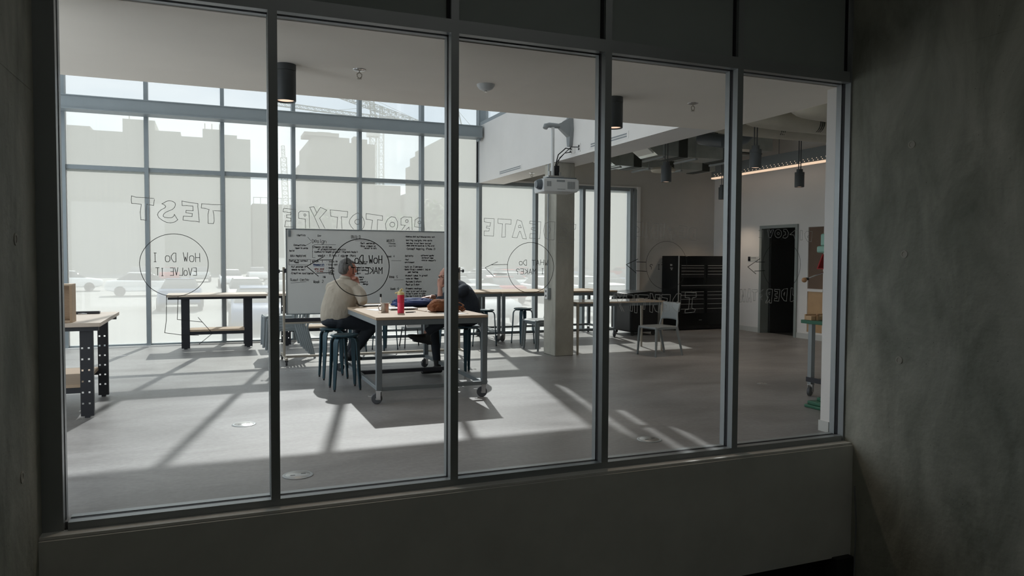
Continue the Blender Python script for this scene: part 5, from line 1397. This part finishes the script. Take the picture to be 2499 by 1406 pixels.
# ---- black covered machine
bm_ = thing('covered_machine', 'boxy black machine with a wider rounded lid beside the pale legged table', 'machine', (7.30, 12.03, 0))
MB().b(0, .62, 0, .75, .07, .72).out('body', M['black'], bm_, bevel=.03)
MB().prism([(-.10, .735), (.02, .725), (.68, .725), (.70, .745), (.70, .80), (.67, .83), (.4, .845), (-.10, .81)], -.04, .82, 'y').out('lid', M['blackgloss'], bm_, bevel=.015)
for x, y in ((.08, .06), (.54, .06), (.08, .68), (.54, .68)):
    MB().lathe([(.001, -.015), (.04, -.015), (.04, .015), (.001, .015)], (x, y, .041), 14, 'y').b(x - .02, x + .02, y - .02, y + .02, .06, .102).out('caster', M['rubber'], bm_)

# ---- machine stand, drill press and jig at the right edge
ms = thing('machine_stand', 'green topped steel machine stand on casters behind the white wall end', 'machine stand', (5.87, 5.78, 0))
MB().b(0, .75, 0, .40, .775, .812).out('top', M['greenpaint'], ms, bevel=.004)
for x, y in ((.04, .28), (.65, .28), (.04, .03), (.65, .03)):
    MB().b(x, x + .05, y, y + .05, .128, .774).out('leg', M['alu'], ms, smooth=False)
MB().b(.03, .71, .02, .34, .15, .17).b(.03, .71, .02, .04, .17, .20).b(.03, .05, .04, .34, .17, .20).out('tray', M['darksteel'], ms, smooth=False)
for x, y in ((.065, .305), (.675, .305)): caster(ms, x, y, .05, False, .4)
jg = thing('wooden_jig', 'small wooden fixture with dark knobs on the green machine stand', 'jig', (5.89, 6.08, .813))
MB().b(0, .40, -.03, .05, 0, .045).b(0, .40, .05, .07, 0, .06).out('block', M['plywarm'], jg, bevel=.003)
for x in (.07, .24): MB().lathe([(.001, .0), (.012, 0), (.012, .05), (.018, .055), (.018, .07), (.001, .07)], (x, -.045, 0), 12).out('knob', M['woodball'], jg)
dp = thing('drill_press', 'pale green drill press with a wooden knobbed lever, mostly hidden behind the white wall end', 'drill press', (6.02, 5.90, 0))
MB().lathe([(.001, .813), (.09, .813), (.09, .84), (.03, .85), (.03, 1.72), (.001, 1.72)], (.12, 0, 0), 20).out('column', M['mount'], dp)
MB().b(-.13, .25, -.14, .10, 1.53, 1.60).b(-.10, .25, -.12, .08, 1.60, 1.73).out('head', M['palegreen'], dp, bevel=.015)
MB().b(-.04, .10, -.07, .07, 1.30, 1.53).out('quill_housing', M['mount'], dp, bevel=.01)
MB().prism([(-.205, 1.36), (-.07, 1.36), (-.11, 1.515), (-.135, 1.515)], -.10, -.085, 'y').prism([(-.205, 1.36), (-.07, 1.36), (-.11, 1.515), (-.135, 1.515)], .0, .015, 'y').b(-.205, -.07, -.085, .0, 1.36, 1.37).out('red_guard', M['redcloth'], dp)
lv = MB().tube([(.06, -.02, 1.385), (-.345, .0, 1.262)], .0075, 10).out('lever', M['chrome'], dp)
MB().sphere((-.380, .0, 1.248), .027, sc=(1, 1, .95)).out('wooden_knob', M['woodball'], lv)
MB().lathe([(.001, -.02), (.014, -.02), (.014, .02), (.001, .02)], (-.35, 0, 1.26), 10, 'x').out('ferrule', M['black'], lv)
gb = thing('floor_machine', 'green cast machine base on the floor at the right edge of the last pane', 'machine base', (5.42, 5.28, 0))
MB().b(.02, .60, 0, .34, .03, .065).b(0, .60, -.02, .36, .0, .03).b(.10, .55, .03, .30, .065, .10).out('casting', M['greenpaint'], gb, bevel=.008)

# ---- dim things under the stair-side band
bx = thing('blue_box', 'dark blue box shape in the gloom under the plaster band', 'box', (3.9, 4.35, -1.35))
MB().b(-.25, .25, -.10, .20, 0, .30).out('box', mat('dim_blue', (.02, .06, .16), .5), bx, bevel=.02)
bx2 = MB().b(3.2, 4.8, 4.2, 4.55, -1.40, -1.352).out('ledge_below', M['dark'], smooth=False); bx2['kind'] = 'structure'; bx2.name = 'trim_3'
bk = thing('pipe_bracket', 'dark bracket with a thin pipe at the corner of the concrete wall under the window', 'bracket', (4.72, 4.42, -.96))
MB().b(-.12, .06, -.02, .10, -.25, .02).out('plate', M['dark'], bk, bevel=.006)
MB().tube([(.05, -.02, .60), (.066, -.03, .3), (.06, -.03, .0), (.05, -.03, -.5)], .006, 8).out('pipe', M['mount'], bk)

# ================================================================== outdoors
LOT = -1.0
g_ = MB().b(-160, 260, 13.6, 420, LOT - .3, LOT)
lot = g_.out('ground_lot', M['asphalt'], smooth=False); lot['kind'] = 'structure'
def building(label, blocks, Y, m, rows=True):
    t = thing('building', label, 'building', (0, Y, 0))
    for (x0, x1, z, dep) in blocks:
        MB().b(x0, x1, 0, dep, LOT, z).out('block', M[m], t, smooth=False)
    return t
b1 = building('long stepped pale block of flats across the lot at left', ((-22, -15.9, 19.9, 22), (-15.9, -11.8, 19.4, 22), (-11.8, -7.6, 21.3, 24), (-7.6, -4.2, 19.9, 22), (-4.2, -1.2, 19.3, 22), (-1.2, 1.6, 20.6, 23), (1.6, 3.6, 19.9, 22), (3.6, 5.5, 19.4, 22)), 120, 'bldA')
for mx, mz in ((-11.2, 21.2), (-9.2, 21.2), (-.9, 20.5), (.1, 20.5), (1.2, 20.5)): MB().tube([(mx, 3, mz), (mx, 3, mz + 1.4)], .07, 6).out('roof_mast', M['bldB'], b1)
b2 = building('broad pale tower with an overhanging roof slab beside the crane', ((18.4, 19.6, 22.6, 25), (19.6, 27.3, 27.0, 25), (27.3, 32.8, 26.0, 25)), 160, 'bldB')
MB().b(17.9, 25.0, -.8, 6, 27.0, 27.7).b(20.8, 23.6, 1, 6, 27.7, 28.1).b(28.4, 29.3, 1, 4, 26, 27.6).b(29.6, 31.3, 1, 4, 26, 27.1).out('roof_slab', M['bldB'], b2, smooth=False)
b3 = building('pale lower wing right of the tower, below the crane mast', ((32.8, 37.9, 17.1, 20),), 158, 'bldB')
b4 = building('stepped tower block seen in the right half of the tall window', ((38.8, 40.0, 15.4, 22), (40.0, 41.0, 21.5, 22), (41.0, 42.2, 23.6, 22), (42.2, 58, 25.2, 22)), 140, 'bldA')
b5 = building('low parking building with a roof railing behind the left crane', ((6.2, 19.5, 10.4, 14),), 130, 'bldA')
m = MB()
for k in range(12): m.tube([(6.4 + k * 1.1, .2, 10.4), (6.4 + k * 1.1, .2, 11.5)], .05, 5)
m.tube([(6.4, .2, 11.45), (18.5, .2, 11.45)], .05, 5)
m.out('railing', M['bldwin'], b5)
b6 = building('long near pale facade filling the view through the right panes', ((34.5, 95.0, 15.5, 20),), 94, 'bldA')
b7 = building('distant low row of houses along the far side of the lot', ((-60, -24, 6.0, 10), (50, 120, 9.0, 14)), 190, 'bldB')

def lattice(m, a, b, w_, n, bar=.07):
    a = Vector(a); b = Vector(b); d = (b - a).normalized()
    u = Vector((0, 0, 1)) if abs(d.z) < .8 else Vector((1, 0, 0))
    s_ = d.cross(u).normalized(); u = s_.cross(d).normalized()
    cs_ = [s_ * i * w_ / 2 + u * j * w_ / 2 for i, j in ((-1, -1), (1, -1), (1, 1), (-1, 1))]
    for c_ in cs_: m.beam(a + c_, b + c_, bar)
    for k in range(n):
        p = a.lerp(b, k / n); q = a.lerp(b, (k + 1) / n)
        for i in range(4):
            j = (i + 1) % 4
            if k % 2: m.beam(p + cs_[i], q + cs_[j], bar * .7)
            else: m.beam(p + cs_[j], q + cs_[i], bar * .7)
            m.beam(q + cs_[i], q + cs_[j], bar * .7)
c1 = thing('tower_crane', 'big tower crane with a slanting jib over the central buildings', 'crane', (41.5, 205, LOT))
m = MB(); lattice(m, (0, 0, 0), (0, 0, 42), 1.7, 22, .20); m.b(-1.6, 1.6, -1.6, 1.6, 36, 37.4); m.out('mast', M['crane'], c1, smooth=False)
m = MB(); lattice(m, (-10, -6, 45.5), (15.2, 6, 41.4), 1.5, 22, .15); m.out('jib', M['crane'], c1, smooth=False)
m = MB(); lattice(m, (0, 0, 42), (-.5, 0, 46.5), 1.2, 4, .15); m.tube([(-.5, 0, 46.5), (15, 6, 42.4)], .06, 4).tube([(-.5, 0, 46.5), (-9.5, -6, 46.2)], .06, 4); m.out('apex', M['crane'], c1, smooth=False)
MB().b(2.2, 5.6, -.8, 1.6, 39.6, 41.8).b(13.4, 15.4, 4.5, 7, 39.2, 41.8).out('counterweight', M['crane'], c1, smooth=False)
c2 = thing('tower_crane', 'second, fainter long level jib behind the big tower crane', 'crane', (64, 300, LOT))
m = MB(); lattice(m, (0, 0, 0), (0, 0, 55), 1.9, 20, .24); m.out('mast', M['crane'], c2, smooth=False)
m = MB(); lattice(m, (-42, -6, 60.6), (8, 2, 59.2), 1.4, 36, .18); m.out('jib', M['crane'], c2, smooth=False)
m = MB(); m.tube([(0, 0, 64), (-30, -4, 58.4)], .09, 4).tube([(0, 0, 64), (8, 1, 58.4)], .09, 4); lattice(m, (0, 0, 57), (0, 0, 64), 1.2, 4, .15); m.out('apex', M['crane'], c2, smooth=False)
c3 = thing('mobile_crane', 'slender pointed lattice boom rising left of the pale tower', 'crane', (9.6, 105, LOT))
m = MB(); lattice(m, (0, 0, 2), (-.55, 0, 16.0), .75, 22, .08); lattice(m, (-.55, 0, 16.0), (-.62, 0, 17.6), .4, 3, .07); m.out('boom', M['crane'], c3, smooth=False)
MB().b(-1.5, 2.5, -1.2, 1.2, .9, 2.4).b(-2.5, 3, -1.3, 1.3, .4, .9).out('carrier', M['crane'], c3, smooth=False)
c4 = thing('crane_frame', 'pointed crane head frame showing above the beam near the corner of the hall', 'crane', (66, 205, LOT))
m = MB(); lattice(m, (0, 0, 0), (0, 0, 40), 1.6, 16, .2); m.beam((-1.0, 0, 40), (.2, 0, 45), .3).beam((1.4, 0, 40), (.2, 0, 45), .3).beam((-3.5, 0, 43.6), (.2, 0, 44.6), .3).tube([(.2, 0, 45), (6, 0, 39)], .06, 4); m.out('frame', M['crane'], c4, smooth=False)

def tree(label, x, y, h, r, seed):
    t = thing('tree', label, 'tree', (x, y, LOT), 0, 'trees behind the parking lot')
    rnd = random.Random(seed)
    MB().tube([(0, 0, 0), (.1, 0, h * .35), (0, .1, h * .7)], [.28, .22, .1], 8).out('trunk', M['bark'], t)
    m = MB()
    for k in range(420):
        th = rnd.uniform(0, 2 * PI); ph = math.acos(rnd.uniform(-1, 1)); rr = r * rnd.uniform(.35, 1) * (1 + .25 * math.sin(3 * th + seed))
        c_ = Vector((rr * math.sin(ph) * math.cos(th), rr * math.sin(ph) * math.sin(th), h * .68 + rr * math.cos(ph) * .85))
        s_ = rnd.uniform(.22, .5)
        a = Vector((rnd.gauss(0, 1), rnd.gauss(0, 1), rnd.gauss(0, 1))).normalized() * s_
        b = Vector((rnd.gauss(0, 1), rnd.gauss(0, 1), rnd.gauss(0, 1))).normalized() * s_
        m.add([c_ - a, c_ - b, c_ + a, c_ + b], [(0, 1, 2, 3)])
    m.out('foliage', M['leaf'], t, smooth=False, raw=True)
tree('tree left of the pale tower at its foot', 15.6, 118, 12.0, 3.0, 1)
tree('tree in the bright gap under the crane mast, right side', 26.6, 94, 11.5, 2.6, 2)
tree('tree at the right end of the low wing under the crane', 22.2, 92, 9.0, 2.4, 3)
tree('small tree standing beside the low parking building', 12.5, 112, 8.0, 2.2, 4)
tree('tree against the stepped tower block', 31.5, 103, 10, 2.4, 5)

# ---- cars
def make_car(ci, label, loc, rz):
    t = thing('car', label, 'car', loc, rz, 'cars parked in the lot')
    prof = [(-2.2, .45), (-2.2, .72), (-2.05, .86), (-1.2, .98), (-.55, 1.40), (.75, 1.45), (1.55, 1.05), (2.1, .98), (2.25, .75), (2.2, .40), (1.75, .32), (-1.8, .32)]
    low = [(-2.2, .42), (-2.22, .70), (-2.05, .84), (-1.15, .96), (1.6, 1.02), (2.1, .96), (2.24, .75), (2.2, .40), (1.75, .30), (-1.8, .30)]
    b_ = MB().prism(low, -.88, .88, 'x')
    b_.out('body', CARCOL[ci], t, bevel=.07)
    top = MB()
    vs = [(-.80, -1.15, .96), (.80, -1.15, .96), (.80, 1.60, 1.00), (-.80, 1.60, 1.00), (-.62, -.45, 1.40), (.62, -.45, 1.40), (.62, .85, 1.44), (-.62, .85, 1.44)]
    top.add(vs, [(0, 1, 5, 4), (1, 2, 6, 5), (2, 3, 7, 6), (3, 0, 4, 7), (4, 5, 6, 7), (3, 2, 1, 0)])
    top.out('windows', M['carglass'], t, bevel=.04)
    MB().add([(-.60, -.45, 1.41), (.60, -.45, 1.41), (.60, .85, 1.45), (-.60, .85, 1.45), (-.58, -.40, 1.445), (.58, -.40, 1.445), (.58, .80, 1.475), (-.58, .80, 1.475)], [(0, 1, 5, 4), (1, 2, 6, 5), (2, 3, 7, 6), (3, 0, 4, 7), (4, 5, 6, 7), (3, 2, 1, 0)]).out('roof', CARCOL[ci], t)
    for x in (-.86, .86):
        for y in (-1.35, 1.4):
            MB().lathe([(.001, -.10), (.30, -.10), (.32, -.05), (.32, .05), (.30, .10), (.001, .10)], (x, y, .32), 18, 'x').out('wheel', M['rubber'], t)
    return t
protos = [None] * 5
rnd = random.Random(11)
rows = ((26.5, range(0, 6), 'nearest'), (38.5, range(-1, 9), 'second'), (51, range(1, 12), 'third'), (64.5, range(0, 15), 'fourth'), (80, range(-3, 18), 'fifth'))
for (Y, ks, nm) in rows:
    for k in ks:
        if rnd.random() < .22: continue
        ci = rnd.choice([0, 0, 1, 1, 2, 2, 3, 4])
        lab = '%s car parked in the %s row of the lot beyond the window wall' % (CARNAME[ci], nm)
        loc = (k * 2.7 + 1.45 + rnd.uniform(-.15, .15), Y + rnd.uniform(-.4, .4), LOT)
        rz = rnd.choice([0, PI]) + rnd.uniform(-.03, .03)
        if protos[ci] is None: protos[ci] = make_car(ci, lab, loc, rz)
        else: dup(protos[ci], loc, rz, lab)
for (x, Y) in ((-4.0, 52.0), (-9.5, 60.0)):
    dup(protos[0] or protos[1], (x, Y, LOT), PI / 2 + .1, 'pale car standing apart at the left end of the lot')
